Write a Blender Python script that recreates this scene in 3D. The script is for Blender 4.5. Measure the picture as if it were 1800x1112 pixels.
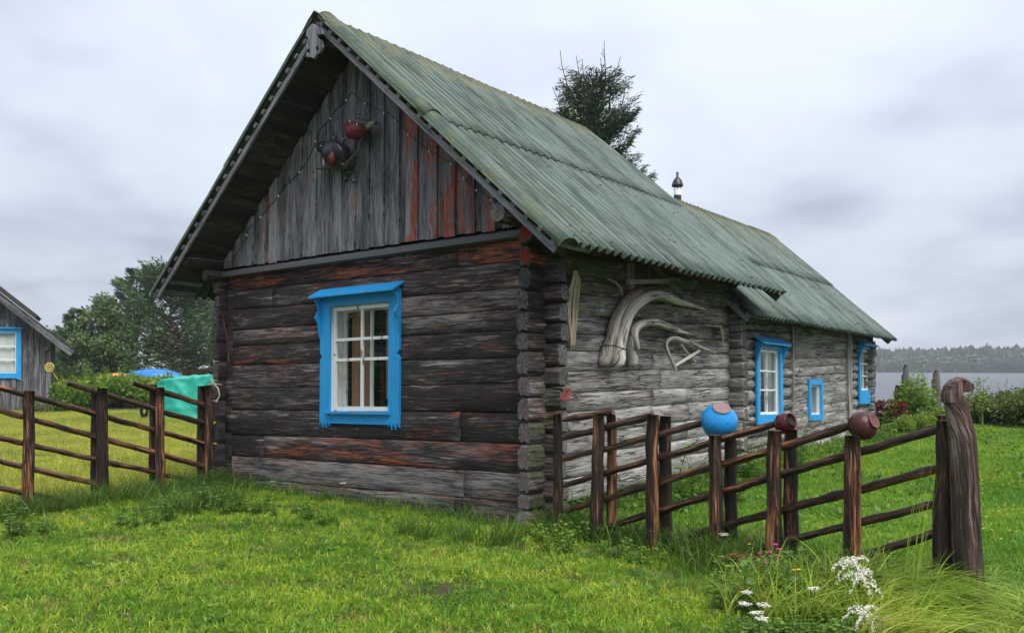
import bpy, math, random
import numpy as np
from mathutils import Vector, Matrix, noise as mnoise
R = math.radians
rnd = random.Random(7)
for o in list(bpy.data.objects): bpy.data.objects.remove(o)
S = bpy.context.scene
COL = S.collection

# ------------------------------------------------------------------ camera
F, CX, VH, EYE = 1588.0, 900.0, 648.0, 1.6      # focal length in photo pixels, eye level row
cam = bpy.data.cameras.new('camera'); camo = bpy.data.objects.new('camera', cam); COL.objects.link(camo)
camo.location = (0, 0, EYE); camo.rotation_euler = (R(90), 0, 0)
cam.sensor_width = 36.0; cam.lens = 36.0*F/1800; cam.shift_y = (VH-556)/1800.0
cam.clip_start = 0.05; cam.clip_end = 4000
S.camera = camo
# ------------------------------------------------------------------ world, sun, exposure
SUN_EL, SUN_AZ = 58, 150          # azimuth measured from +Y towards +X
SUN_STRENGTH, SUN_ANGLE, EXPOSURE = 1.5, 40, 1.52
SKY_LEVEL = 0.245
w = bpy.data.worlds.new('World'); S.world = w; w.use_nodes = True
nt = w.node_tree; nt.nodes.clear()
def N(nt, t, ins=None, **kw):
    n = nt.nodes.new(t)
    for k, v in kw.items(): setattr(n, k, v)
    if ins:
        for k, v in ins.items():
            s = n.inputs[k]
            if isinstance(v, bpy.types.NodeSocket): nt.links.new(v, s)
            elif isinstance(v, bpy.types.Node): nt.links.new(v.outputs[0], s)
            else: s.default_value = v
    return n
def math_(nt, op, a, b=None, c=None, clamp=False):
    n = nt.nodes.new('ShaderNodeMath'); n.operation = op; n.use_clamp = clamp
    for i, v in enumerate((a, b, c)):
        if v is None: continue
        if isinstance(v, bpy.types.NodeSocket): nt.links.new(v, n.inputs[i])
        elif isinstance(v, bpy.types.Node): nt.links.new(v.outputs[0], n.inputs[i])
        else: n.inputs[i].default_value = v
    return n.outputs[0]
def c4(c): return (c[0], c[1], c[2], 1.0)
def mix(nt, fac, a, b, mode='MIX'):
    n = nt.nodes.new('ShaderNodeMix'); n.data_type = 'RGBA'; n.blend_type = mode
    for s, v in ((n.inputs[0], fac), (n.inputs[6], a), (n.inputs[7], b)):
        if isinstance(v, bpy.types.NodeSocket): nt.links.new(v, s)
        elif isinstance(v, bpy.types.Node): nt.links.new(v.outputs[0], s)
        elif isinstance(v, (tuple, list)): s.default_value = c4(v)
        else: s.default_value = v
    return n.outputs[2]
def smooth(nt, v, lo, hi, a=0.0, b=1.0):
    n = nt.nodes.new('ShaderNodeMapRange'); n.interpolation_type = 'SMOOTHSTEP'
    nt.links.new(v, n.inputs[0]); n.inputs[1].default_value = lo; n.inputs[2].default_value = hi
    n.inputs[3].default_value = a; n.inputs[4].default_value = b
    return n.outputs[0]
def ramp(nt, v, stops):
    n = nt.nodes.new('ShaderNodeValToRGB'); nt.links.new(v, n.inputs[0])
    e = n.color_ramp.elements
    while len(e) < len(stops): e.new(0.5)
    for el, (p, c) in zip(e, stops): el.position = p; el.color = c4(c)
    return n.outputs[0]
def scalev(nt, v, s, off=None):
    n = N(nt, 'ShaderNodeVectorMath', operation='MULTIPLY'); nt.links.new(v, n.inputs[0]); n.inputs[1].default_value = s
    return n.outputs[0]
def noise(nt, v, scale=1.0, detail=3.0, rough=0.55, lac=2.0, dist=0.0):
    n = N(nt, 'ShaderNodeTexNoise', {'Scale': scale, 'Detail': detail, 'Roughness': rough, 'Lacunarity': lac, 'Distortion': dist})
    if v is not None: nt.links.new(v, n.inputs['Vector'])
    return n.outputs[0]

sky = N(nt, 'ShaderNodeTexSky', sky_type='NISHITA', sun_disc=False, sun_elevation=R(SUN_EL), sun_rotation=R(SUN_AZ))
tc = N(nt, 'ShaderNodeTexCoord')
sep = N(nt, 'ShaderNodeSeparateXYZ', {0: tc.outputs['Generated']})
up = math_(nt, 'MAXIMUM', sep.outputs[2], 0.0)
# overcast: cloud sheet seen in perspective (direction divided by its height) so that clouds flatten to the horizon
den = math_(nt, 'ADD', up, 0.22)
pv = N(nt, 'ShaderNodeCombineXYZ', {0: math_(nt, 'DIVIDE', sep.outputs[0], den), 1: math_(nt, 'DIVIDE', sep.outputs[1], den), 2: 0.37})
n1 = noise(nt, scalev(nt, pv.outputs[0], (0.8, 0.55, 1.0)), 1.15, 4, 0.45, 2.1, 0.2)
n2 = noise(nt, scalev(nt, pv.outputs[0], (1.2, 1.2, 1.0)), 1.9, 4, 0.5)
cl = math_(nt, 'ADD', math_(nt, 'MULTIPLY', n1, 0.66), math_(nt, 'MULTIPLY', n2, 0.34))
ccol = ramp(nt, cl, [(0.37, (0.54, 0.60, 0.74)), (0.46, (0.76, 0.84, 0.99)), (0.53, (0.92, 1.01, 1.16)), (0.62, (1.04, 1.13, 1.26))])
cie = math_(nt, 'MULTIPLY_ADD', up, 0.75, 0.93)
ccol = mix(nt, 1.0, ccol, N(nt, 'ShaderNodeCombineXYZ', {0: cie, 1: cie, 2: cie}).outputs[0], 'MULTIPLY')
b1 = N(nt, 'ShaderNodeBackground', {'Color': sky.outputs[0], 'Strength': 0.05})
b2 = N(nt, 'ShaderNodeBackground', {'Color': ccol, 'Strength': SKY_LEVEL*1.08})
ms = N(nt, 'ShaderNodeMixShader', {0: 0.94, 1: b1, 2: b2})
N(nt, 'ShaderNodeOutputWorld', {0: ms})
sl = bpy.data.lights.new('sun', 'SUN'); sl.energy = SUN_STRENGTH; sl.angle = R(SUN_ANGLE); sl.color = (1.0, 0.97, 0.92)
so = bpy.data.objects.new('sun', sl); COL.objects.link(so)
sd = Vector((math.sin(R(SUN_AZ))*math.cos(R(SUN_EL)), math.cos(R(SUN_AZ))*math.cos(R(SUN_EL)), math.sin(R(SUN_EL))))
so.rotation_euler = sd.to_track_quat('Z', 'Y').to_euler(); so.location = sd*40
vs = S.view_settings; vs.view_transform = 'Standard'; vs.look = 'None'; vs.gamma = 1; vs.use_curve_mapping = False
vs.exposure = EXPOSURE
S.render.engine = 'CYCLES'
S.cycles.max_bounces = 8; S.cycles.transparent_max_bounces = 12; S.cycles.volume_bounces = 0
S.cycles.volume_step_rate = 4

# ------------------------------------------------------------------ geometry helpers
def ss(a, b, x):
    t = min(1.0, max(0.0, (x-a)/(b-a))); return t*t*(3-2*t)
def nz(x, y=0.0, z=0.0): return mnoise.noise(Vector((x, y, z)))
def ray(u, v): return Vector(((u-CX)/F, 1.0, -(v-VH)/F))
def at(u, v, d):                       # world point at depth d along the line of sight of a photo pixel
    r = ray(u, v)*d; return Vector((r.x, r.y, r.z+EYE))
class MB:
    def __init__(s): s.v = []; s.f = []; s.uv = []; s.m = []; s.sm = []
    def face(s, idx, uv=None, mi=0, sm=False):
        s.f.append(tuple(idx)); s.uv.append(uv if uv else [(0, 0)]*len(idx)); s.m.append(mi); s.sm.append(sm)
    def add(s, pts):
        b = len(s.v); s.v.extend([tuple(p) for p in pts]); return b
    def grid(s, P, UV, mi=0, sm=True, flip=False):
        r, c = len(P), len(P[0]); b = s.add([p for row in P for p in row])
        for i in range(r-1):
            for j in range(c-1):
                q = [(i, j), (i, j+1), (i+1, j+1), (i+1, j)]
                if flip: q = q[::-1]
                s.face([b+a*c+d for a, d in q], [UV[a][d] for a, d in q], mi, sm)
        return b
    def box(s, lo, hi, T=None, mi=0, bev=0.0, uax=0):
        x0, y0, z0 = lo; x1, y1, z1 = hi
        P = [(x0,y0,z0),(x1,y0,z0),(x1,y1,z0),(x0,y1,z0),(x0,y0,z1),(x1,y0,z1),(x1,y1,z1),(x0,y1,z1)]
        for q in ((0,3,2,1),(4,5,6,7),(0,1,5,4),(1,2,6,5),(2,3,7,6),(3,0,4,7)):
            pts = [P[i] for i in q]
            ext = [max(p[k] for p in pts)-min(p[k] for p in pts) for k in range(3)]
            axes = [k for k in range(3) if ext[k] > 1e-9]
            if uax in axes: a0 = uax; a1 = [k for k in axes if k != uax]; a1 = a1[0] if a1 else uax
            else: a0, a1 = (axes+[0, 1])[:2]
            b = s.add([T(*p) if T else p for p in pts])
            s.face([b, b+1, b+2, b+3], [(p[a0], p[a1]) for p in pts], mi)
    def beam(s, a, b, w, h, up=(0, 0, 1), mi=0):
        a = Vector(a); b = Vector(b); d = (b-a); L = d.length; d.normalize()
        x = d.cross(Vector(up)).normalized(); z = x.cross(d).normalized()
        s.box((0, -w/2, -h/2), (L, w/2, h/2), lambda u, p, q: a+d*u+x*p+z*q, mi)
    def poly(s, pts, d0, d1, T, mi=0):            # extruded outline, T(a, d, z)
        n = len(pts)
        area = sum(pts[i][0]*pts[(i+1) % n][1]-pts[(i+1) % n][0]*pts[i][1] for i in range(n))
        if area < 0: pts = pts[::-1]
        b = s.add([T(a, d1, z) for a, z in pts]+[T(a, d0, z) for a, z in pts])
        uv = [(p[1], p[0]) for p in pts]
        s.face([b+i for i in range(n)], uv, mi); s.face([b+n+i for i in range(n)][::-1], uv[::-1], mi)
        for i in range(n):
            j = (i+1) % n
            s.face([b+i, b+n+i, b+n+j, b+j], [uv[i], uv[i], uv[j], uv[j]], mi)
    def sweep(s, pts, rad, n=8, cap=True, rough=0.0, flat=1.0, seed=0.0, mi=0, capmi=None, upv=(0, 0, 1), sq=0.0, twist=0.0):
        pts = [Vector(p) for p in pts]; L = 0; rings = []; UV = []
        ref = Vector(upv)
        for i, p in enumerate(pts):
            t = (pts[min(i+1, len(pts)-1)]-pts[max(i-1, 0)]).normalized()
            if i: L += (pts[i]-pts[i-1]).length
            x = t.cross(ref)
            if x.length < 1e-4: x = t.cross(Vector((1, 0, 0.01)))
            x.normalize(); y = x.cross(t).normalized()
            if i == 0: ref = y
            else: ref = y
            r = rad[i] if isinstance(rad, (list, tuple)) else rad
            row = []; ur = []
            for k in range(n+1):
                a = 2*math.pi*(k % n)/n + twist*L
                ca, sa = math.cos(a), math.sin(a)
                m = 1.0
                if sq: m = 1.0/max(abs(ca), abs(sa))**sq
                rr = r*m*(1+rough*(nz(ca*1.3+seed, sa*1.3+seed, L*2.2/max(r*10, .3)+seed)))
                row.append(p+x*ca*rr*flat+y*sa*rr); ur.append((L, r*2*math.pi*k/n))
            rings.append(row); UV.append(ur)
        b = s.grid(rings, UV, mi, True)
        if cap:
            c = n+1; cm = mi if capmi is None else capmi
            cuv = [(0.5+0.5*math.cos(2*math.pi*k/n), 0.5+0.5*math.sin(2*math.pi*k/n)) for k in range(n)]
            s.face([b+k for k in range(n)], cuv, cm)
            e = b+(len(pts)-1)*c
            s.face([e+k for k in range(n)][::-1], cuv[::-1], cm)
    def lathe(s, prof, T, n=24, mi=0, capb=False, rough=0.0, seed=0):
        P = []; UV = []; L = 0
        for i, (r, z) in enumerate(prof):
            if i: L += math.hypot(r-prof[i-1][0], z-prof[i-1][1])
            P.append([T(r*math.cos(2*math.pi*k/n)*(1+rough*nz(k*.7, z*5, seed)), r*math.sin(2*math.pi*k/n)*(1+rough*nz(k*.7, z*5, seed)), z) for k in range(n+1)])
            UV.append([(k/n, L) for k in range(n+1)])
        s.grid(P, UV, mi, True)
    def build(s, name, mats, parent=None, loc=None, color=None, link=True):
        me = bpy.data.meshes.new(name); me.from_pydata(s.v, [], s.f); 
        if not isinstance(mats, (list, tuple)): mats = [mats]
        for m in mats: me.materials.append(m)
        uvl = me.uv_layers.new(name='UVMap')
        uvl.data.foreach_set('uv', [c for f in s.uv for p in f for c in p])
        me.polygons.foreach_set('material_index', s.m); me.polygons.foreach_set('use_smooth', s.sm)
        me.update()
        return mkobj(name, me, parent, loc, color)
def mkobj(name, me, parent=None, loc=None, color=None):
    o = bpy.data.objects.new(name, me); COL.objects.link(o)
    if parent: o.parent = parent
    if loc is not None: o.location = loc
    c = color or (0, 0, 0); o.color = (c[0], c[1], c[2], 1.0)
    return o
def tag(o, label=None, cat=None, group=None, kind=None):
    if label: o['label'] = label
    if cat: o['category'] = cat
    if group: o['group'] = group
    if kind: o['kind'] = kind
    return o
def thing(name, label, cat, loc=(0, 0, 0), group=None, rotz=0):
    o = bpy.data.objects.new(name, None); COL.objects.link(o); o.location = loc; o.rotation_euler = (0, 0, rotz)
    o.empty_display_size = 0.2
    return tag(o, label, cat, group)
def dup(o, loc=None, rotz=None, scale=None, label=None, parent=None):
    c = o.copy(); COL.objects.link(c)
    if parent: c.parent = parent
    if loc is not None: c.location = loc
    if rotz is not None: c.rotation_euler = (0, 0, rotz)
    if scale is not None: c.scale = (scale,)*3 if not isinstance(scale, tuple) else scale
    if label: c['label'] = label
    for ch in list(o.children): dup(ch, parent=c)
    return c
def leaf_mesh(name, C, D, U, L, W, mat, tone=None, fold=0.0):
    """many small leaves: diamond of two triangles each; C centre of stalk, D direction, U side vector"""
    C = np.asarray(C, float); D = np.asarray(D, float); U = np.asarray(U, float); n = len(C)
    L = np.broadcast_to(np.asarray(L, float), (n,))[:, None]; W = np.broadcast_to(np.asarray(W, float), (n,))[:, None]
    D /= np.linalg.norm(D, axis=1, keepdims=True)+1e-9
    U = U-(U*D).sum(1, keepdims=True)*D; U /= np.linalg.norm(U, axis=1, keepdims=True)+1e-9
    Nn = np.cross(D, U)
    V = np.empty((n, 4, 3)); V[:, 0] = C; V[:, 1] = C+D*L*.45+U*W*.5+Nn*W*fold; V[:, 2] = C+D*L; V[:, 3] = C+D*L*.45-U*W*.5+Nn*W*fold
    me = bpy.data.meshes.new(name)
    me.vertices.add(4*n); me.vertices.foreach_set('co', V.reshape(-1))
    me.loops.add(4*n); me.loops.foreach_set('vertex_index', np.arange(4*n, dtype=np.int32))
    me.polygons.add(n); me.polygons.foreach_set('loop_start', np.arange(0, 4*n, 4, dtype=np.int32))
    me.polygons.foreach_set('loop_total', np.full(n, 4, dtype=np.int32)) if hasattr(me.polygons[0] if n else None, 'loop_total') else None
    a = me.attributes.new('tone', 'FLOAT', 'FACE')
    t = np.random.default_rng(n).random(n) if tone is None else np.clip(np.asarray(tone, float), 0, 1)
    a.data.foreach_set('value', t)
    me.materials.append(mat); me.update(calc_edges=True); me.validate()
    return me
def blades_mesh(name, base, lean, height, width, mat, seg=4, droop=1.0, tone=None, seed=1):
    """curved grass blades: strips; base Nx3, lean Nx2 (horizontal reach)"""
    base = np.asarray(base, float); n = len(base); lean = np.asarray(lean, float)
    rg = np.random.default_rng(seed)
    h = np.broadcast_to(np.asarray(height, float), (n,)); wd = np.broadcast_to(np.asarray(width, float), (n,))
    ang = rg.random(n)*math.pi*2; side = np.stack([np.cos(ang), np.sin(ang), np.zeros(n)], 1)
    V = np.empty((n, 2*(seg+1), 3))
    for k in range(seg+1):
        t = k/seg
        c = base.copy(); c[:, :2] += lean*(t**1.7)
        rr = np.linalg.norm(lean, axis=1)
        c[:, 2] += h*(t-droop*0.38*np.clip(rr/(h+1e-6), 0, 1.8)*t**3)
        ww = (wd*(1-t**1.6)*0.5+0.0004)[:, None]
        V[:, 2*k] = c-side*ww; V[:, 2*k+1] = c+side*ww
    base_i = (np.arange(n)*2*(seg+1))[:, None]
    quad = np.array([[2*k, 2*k+1, 2*k+3, 2*k+2] for k in range(seg)]).reshape(-1)
    idx = (base_i+quad[None, :]).reshape(-1).astype(np.int32); nf = n*seg
    me = bpy.data.meshes.new(name)
    me.vertices.add(V.shape[0]*V.shape[1]); me.vertices.foreach_set('co', V.reshape(-1))
    me.loops.add(len(idx)); me.loops.foreach_set('vertex_index', idx)
    me.polygons.add(nf); me.polygons.foreach_set('loop_start', np.arange(0, 4*nf, 4, dtype=np.int32))
    a = me.attributes.new('tone', 'FLOAT', 'FACE')
    t = rg.random(n) if tone is None else np.clip(np.asarray(tone, float), 0, 1)
    a.data.foreach_set('value', np.repeat(t, seg))
    me.materials.append(mat); me.update(calc_edges=True); me.validate()
    return me
def join_meshes(name, mes, mats=None):
    """merge several mesh datablocks into one (keeps the face attribute tone and material slots)"""
    V = []; LI = []; LS = []; T = []; MI = []; vo = 0; lo = 0; slots = []
    for me in mes:
        n = len(me.vertices); co = np.empty(n*3); me.vertices.foreach_get('co', co); V.append(co)
        li = np.empty(len(me.loops), np.int32); me.loops.foreach_get('vertex_index', li); LI.append(li+vo)
        ls = np.empty(len(me.polygons), np.int32); me.polygons.foreach_get('loop_start', ls); LS.append(ls+lo)
        if 'tone' in me.attributes:
            t = np.empty(len(me.polygons)); me.attributes['tone'].data.foreach_get('value', t)
        else: t = np.full(len(me.polygons), .5)
        T.append(t)
        m = me.materials[0]
        if m not in slots: slots.append(m)
        MI.append(np.full(len(me.polygons), slots.index(m), np.int32)); vo += n; lo += len(li)
    me = bpy.data.meshes.new(name); V = np.concatenate(V); LI = np.concatenate(LI); LS = np.concatenate(LS)
    me.vertices.add(len(V)//3); me.vertices.foreach_set('co', V); me.loops.add(len(LI)); me.loops.foreach_set('vertex_index', LI)
    me.polygons.add(len(LS)); me.polygons.foreach_set('loop_start', LS)
    me.attributes.new('tone', 'FLOAT', 'FACE').data.foreach_set('value', np.concatenate(T))
    for m in slots: me.materials.append(m)
    me.polygons.foreach_set('material_index', np.concatenate(MI)); me.update(calc_edges=True)
    return me

# ------------------------------------------------------------------ materials
def newmat(name):
    m = bpy.data.materials.new(name); m.use_nodes = True; m.node_tree.nodes.clear(); return m, m.node_tree
def finish(nt, col, rough=0.8, bump=None, bstr=0.3, bdist=0.01, spec=0.5, **extra):
    p = N(nt, 'ShaderNodeBsdfPrincipled')
    for k, v in (('Base Color', col), ('Roughness', rough)):
        if isinstance(v, bpy.types.NodeSocket): nt.links.new(v, p.inputs[k])
        elif isinstance(v, tuple): p.inputs[k].default_value = c4(v)
        else: p.inputs[k].default_value = v
    p.inputs['Specular IOR Level'].default_value = spec
    for k, v in extra.items():
        p.inputs[k.replace('_', ' ')].default_value = v
    if bump is not None:
        b = N(nt, 'ShaderNodeBump', {'Strength': bstr, 'Distance': bdist, 'Height': bump}); nt.links.new(b.outputs[0], p.inputs['Normal'])
    N(nt, 'ShaderNodeOutputMaterial', {0: p}); return p
def wood(name, dark, mid, light, red=(.16, .035, .022), orange=(.42, .16, .065), rough=.78, bstr=.6, gscale=1.0, crack=.8, redlen=1.0, warmth=.0, pales=.35, crackw=.016):
    """weathered wood. Object colour: R how grey and pale, G how much red and orange wood shows, B green growth"""
    m, nt = newmat(name)
    uv = N(nt, 'ShaderNodeUVMap'); oi = N(nt, 'ShaderNodeObjectInfo')
    rv = N(nt, 'ShaderNodeCombineXYZ', {0: math_(nt, 'MULTIPLY', oi.outputs['Random'], 41.0), 1: math_(nt, 'MULTIPLY', oi.outputs['Random'], 17.0), 2: math_(nt, 'MULTIPLY', oi.outputs['Random'], 9.0)})
    v = N(nt, 'ShaderNodeVectorMath', {0: uv.outputs[0], 1: rv}, operation='ADD').outputs[0]
    wob = noise(nt, scalev(nt, v, (1.6, 3, 1)), 1, 2)
    wv = N(nt, 'ShaderNodeCombineXYZ', {1: math_(nt, 'MULTIPLY', wob, 0.05)})
    v2 = N(nt, 'ShaderNodeVectorMath', {0: v, 1: wv}, operation='ADD').outputs[0]
    oc = N(nt, 'ShaderNodeSeparateColor', {0: oi.outputs['Color']})
    grain = noise(nt, scalev(nt, v2, (3.4*gscale, 58*gscale, 1)), 1, 6, .70)
    fine = noise(nt, scalev(nt, v2, (7*gscale, 190*gscale, 1)), 1, 3, .6)
    blot = noise(nt, scalev(nt, v, (1.1, 6.5, 1)), 1, 5, .6)
    val = math_(nt, 'ADD', math_(nt, 'MULTIPLY', grain, 1.75), math_(nt, 'MULTIPLY', blot, 1.35))
    val = math_(nt, 'ADD', val, math_(nt, 'MULTIPLY', math_(nt, 'SUBTRACT', fine, .5), .5))
    val = math_(nt, 'ADD', math_(nt, 'SUBTRACT', val, 1.55), math_(nt, 'MULTIPLY', oc.outputs[0], 1.0))
    col = ramp(nt, val, [(.12, dark), (.5, mid), (.92, light)])
    pale = noise(nt, scalev(nt, v2, (1.7, 42, 1)), 1, 4, .62)
    pm = math_(nt, 'MULTIPLY', smooth(nt, math_(nt, 'ADD', pale, math_(nt, 'MULTIPLY', math_(nt, 'SUBTRACT', blot, .5), .5)), .62, .70), pales)
    col = mix(nt, pm, col, tuple(min(1, x*1.1) for x in light))
    warm = smooth(nt, noise(nt, scalev(nt, v, (.8, 3.0, 1)), 1, 4, .6), .42, .62)
    col = mix(nt, math_(nt, 'MULTIPLY', warm, warmth), col, mix(nt, 1.0, col, (1.45, .85, .80), 'MULTIPLY'))
    rn = noise(nt, scalev(nt, v2, (.75/redlen, 7.5, 1)), 1, 6, .72)
    rm = math_(nt, 'ADD', math_(nt, 'ADD', rn, math_(nt, 'MULTIPLY', math_(nt, 'SUBTRACT', grain, .5), .35)), math_(nt, 'MULTIPLY', oc.outputs[1], .25))
    rmask = smooth(nt, rm, .70, .82)
    rcol = ramp(nt, math_(nt, 'ADD', math_(nt, 'MULTIPLY', grain, .75), math_(nt, 'MULTIPLY', math_(nt, 'SUBTRACT', rm, .6), .9)), [(.36, (red[0]*.22, red[1]*.35, red[2]*.5)), (.52, red), (.78, orange)])
    col = mix(nt, math_(nt, 'MULTIPLY', rmask, math_(nt, 'MINIMUM', math_(nt, 'MULTIPLY', oc.outputs[1], 4.0), 1.0)), col, rcol)
    # knots
    vk = N(nt, 'ShaderNodeTexVoronoi', {'Vector': scalev(nt, v, (2.3, 6.5, 1)), 'Scale': 1.0, 'Randomness': 1.0})
    kn = smooth(nt, vk.outputs['Distance'], .05, .10, 1, 0)
    ksel = math_(nt, 'MULTIPLY', kn, smooth(nt, N(nt, 'ShaderNodeSeparateColor', {0: vk.outputs['Color']}).outputs[0], .55, .6))
    kcol = mix(nt, smooth(nt, vk.outputs['Distance'], .03, .06), (.015, .01, .008), (.30, .13, .045))
    col = mix(nt, math_(nt, 'MULTIPLY', ksel, .8), col, kcol)
    # drying cracks along the grain
    cn = noise(nt, scalev(nt, v2, (.9, 16, 1)), 1, 3, .5)
    ck = smooth(nt, math_(nt, 'ABSOLUTE', math_(nt, 'SUBTRACT', cn, .47)), crackw*.25, crackw, 1, 0)
    ck = math_(nt, 'MULTIPLY', ck, smooth(nt, noise(nt, scalev(nt, v, (1.3, 2.5, 1)), 1, 1), .42, .52))
    col = mix(nt, math_(nt, 'MULTIPLY', ck, crack), col, (.012, .010, .009))
    mo = smooth(nt, math_(nt, 'ADD', noise(nt, scalev(nt, v, (5, 9, 1)), 1, 5, .65), math_(nt, 'MULTIPLY', oc.outputs[2], .5)), .72, .95)
    col = mix(nt, math_(nt, 'MULTIPLY', mo, math_(nt, 'MINIMUM', math_(nt, 'MULTIPLY', oc.outputs[2], 3.0), 1.0)), col, (.075, .085, .03))
    h = math_(nt, 'SUBTRACT', math_(nt, 'ADD', math_(nt, 'MULTIPLY', grain, .8), math_(nt, 'MULTIPLY', fine, .35)), math_(nt, 'MULTIPLY', ck, 1.2))
    finish(nt, col, rough, h, bstr, .012, .35)
    return m
M = {}
M['dark_log'] = wood('dark log', (.012, .011, .011), (.042, .038, .037), (.24, .225, .215), warmth=.55, pales=1.0, crackw=.022)
M['grey_log'] = wood('grey log', (.05, .045, .043), (.25, .237, .222), (.52, .505, .485), bstr=1.0, warmth=.12, pales=.4, crackw=.026)
M['board'] = wood('grey board', (.022, .022, .024), (.105, .107, .115), (.26, .265, .275), orange=(.46, .15, .07), red=(.26, .05, .035), redlen=.4, pales=.5, warmth=.12)
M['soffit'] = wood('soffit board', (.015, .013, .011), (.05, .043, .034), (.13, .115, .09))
M['bark'] = wood('stripped pole', (.008, .005, .004), (.032, .017, .012), (.16, .10, .07), red=(.15, .05, .025), orange=(.55, .27, .12), rough=.5, redlen=1.2, bstr=.9)
M['driftwood'] = wood('driftwood', (.085, .07, .058), (.34, .30, .255), (.60, .56, .50), gscale=.8, bstr=1.0, crackw=.03)
M['postwood'] = wood('weathered carved post', (.010, .006, .005), (.045, .026, .02), (.24, .18, .15), red=(.13, .04, .022), orange=(.34, .17, .09), rough=.6, redlen=.6, bstr=1.0, gscale=1.0, pales=.7, warmth=.3)
def end_grain(name, dark, light):
    m, nt = newmat(name); uv = N(nt, 'ShaderNodeUVMap'); oi = N(nt, 'ShaderNodeObjectInfo')
    oc = N(nt, 'ShaderNodeSeparateColor', {0: oi.outputs['Color']})
    c = N(nt, 'ShaderNodeVectorMath', {0: uv.outputs[0], 1: (.5, .5, 0)}, operation='SUBTRACT').outputs[0]
    d = N(nt, 'ShaderNodeVectorMath', {0: c}, operation='LENGTH').outputs['Value']
    sp = N(nt, 'ShaderNodeSeparateXYZ', {0: c}); an = math_(nt, 'ARCTAN2', sp.outputs[1], sp.outputs[0])
    av = N(nt, 'ShaderNodeCombineXYZ', {0: math_(nt, 'MULTIPLY', an, 1.6), 1: math_(nt, 'MULTIPLY', d, .8), 2: math_(nt, 'MULTIPLY', oi.outputs['Random'], 60)})
    cr = noise(nt, av.outputs[0], 1.7, 3, .6)
    crm = smooth(nt, math_(nt, 'ABSOLUTE', math_(nt, 'SUBTRACT', cr, .5)), .006, .03, 1, 0)
    rings = math_(nt, 'SINE', math_(nt, 'MULTIPLY', math_(nt, 'ADD', d, math_(nt, 'MULTIPLY', cr, .08)), 110))
    bl = noise(nt, N(nt, 'ShaderNodeVectorMath', {0: scalev(nt, c, (5, 5, 1)), 1: N(nt, 'ShaderNodeCombineXYZ', {2: math_(nt, 'MULTIPLY', oi.outputs['Random'], 33)})}, operation='ADD').outputs[0], 1, 5, .65)
    v = math_(nt, 'ADD', math_(nt, 'ADD', math_(nt, 'MULTIPLY', bl, 1.2), math_(nt, 'MULTIPLY', rings, .06)), math_(nt, 'SUBTRACT', oc.outputs[0], .62))
    col = ramp(nt, v, [(.15, dark), (.9, light)])
    col = mix(nt, math_(nt, 'MULTIPLY', crm, .8), col, mix(nt, smooth(nt, oi.outputs['Random'], .4, .5), (.01, .01, .01), (.34, .33, .32)))
    redamt = 0.0 if name.startswith('pole') else 1.0
    red = math_(nt, 'MULTIPLY', smooth(nt, math_(nt, 'ADD', bl, math_(nt, 'MULTIPLY', oc.outputs[1], .6)), .62, .85), smooth(nt, d, .36, .47, 1, 0))
    col = mix(nt, math_(nt, 'MULTIPLY', red, math_(nt, 'MINIMUM', math_(nt, 'MULTIPLY', oc.outputs[1], 3*redamt), 1.0)), col, (.24, .03, .022))
    finish(nt, col, .8, math_(nt, 'SUBTRACT', math_(nt, 'ADD', bl, math_(nt, 'MULTIPLY', rings, .1)), crm), .6, .01, .3); return m
M['end'] = end_grain('log end grain', (.018, .017, .018), (.20, .19, .185))
M['pole_end'] = end_grain('pole end grain', (.03, .02, .015), (.20, .13, .09))
def paint(name, col, under, chip=0.5, rough=.45, chipscale=9.0):
    """old paint; object colour R = how much has flaked"""
    m, nt = newmat(name); g = N(nt, 'ShaderNodeTexCoord'); oi = N(nt, 'ShaderNodeObjectInfo')
    oc = N(nt, 'ShaderNodeSeparateColor', {0: oi.outputs['Color']})
    ob = g.outputs['Object']
    a = noise(nt, scalev(nt, ob, (1, 1, .45)), chipscale, 7, .68); b = noise(nt, ob, 60, 4, .6); c = noise(nt, ob, 2.2, 3)
    cm = smooth(nt, math_(nt, 'ADD', a, math_(nt, 'MULTIPLY', oc.outputs[0], .3)), .68, .70)
    tint = mix(nt, c, tuple(x*.86 for x in col), tuple(min(1, x*1.1) for x in col))
    stk = smooth(nt, noise(nt, scalev(nt, ob, (38, 38, 3)), 1, 4, .6), .45, .7)
    tint = mix(nt, math_(nt, 'MULTIPLY', stk, .28), tint, tuple(min(1, x*1.35+.06) for x in col))
    dirt = mix(nt, math_(nt, 'MULTIPLY', smooth(nt, noise(nt, scalev(nt, ob, (6, 6, 1.2)), 1.5, 5, .7), .56, .75), .35), tint, tuple(x*.45 for x in col))
    un = mix(nt, b, tuple(x*.5 for x in under), under)
    colr = mix(nt, cm, dirt, un)
    r = math_(nt, 'MULTIPLY_ADD', cm, .35, rough)
    p = finish(nt, colr, r, math_(nt, 'SUBTRACT', math_(nt, 'MULTIPLY', b, .25), cm), .5, .004, .5); return m
M['blue'] = paint('blue paint', (.012, .30, .66), (.26, .25, .27))
M['white'] = paint('white paint', (.74, .75, .72), (.33, .30, .26))
M['metalblack'] = paint('black metal', (.015, .015, .018), (.06, .03, .02), rough=.4)
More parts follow.
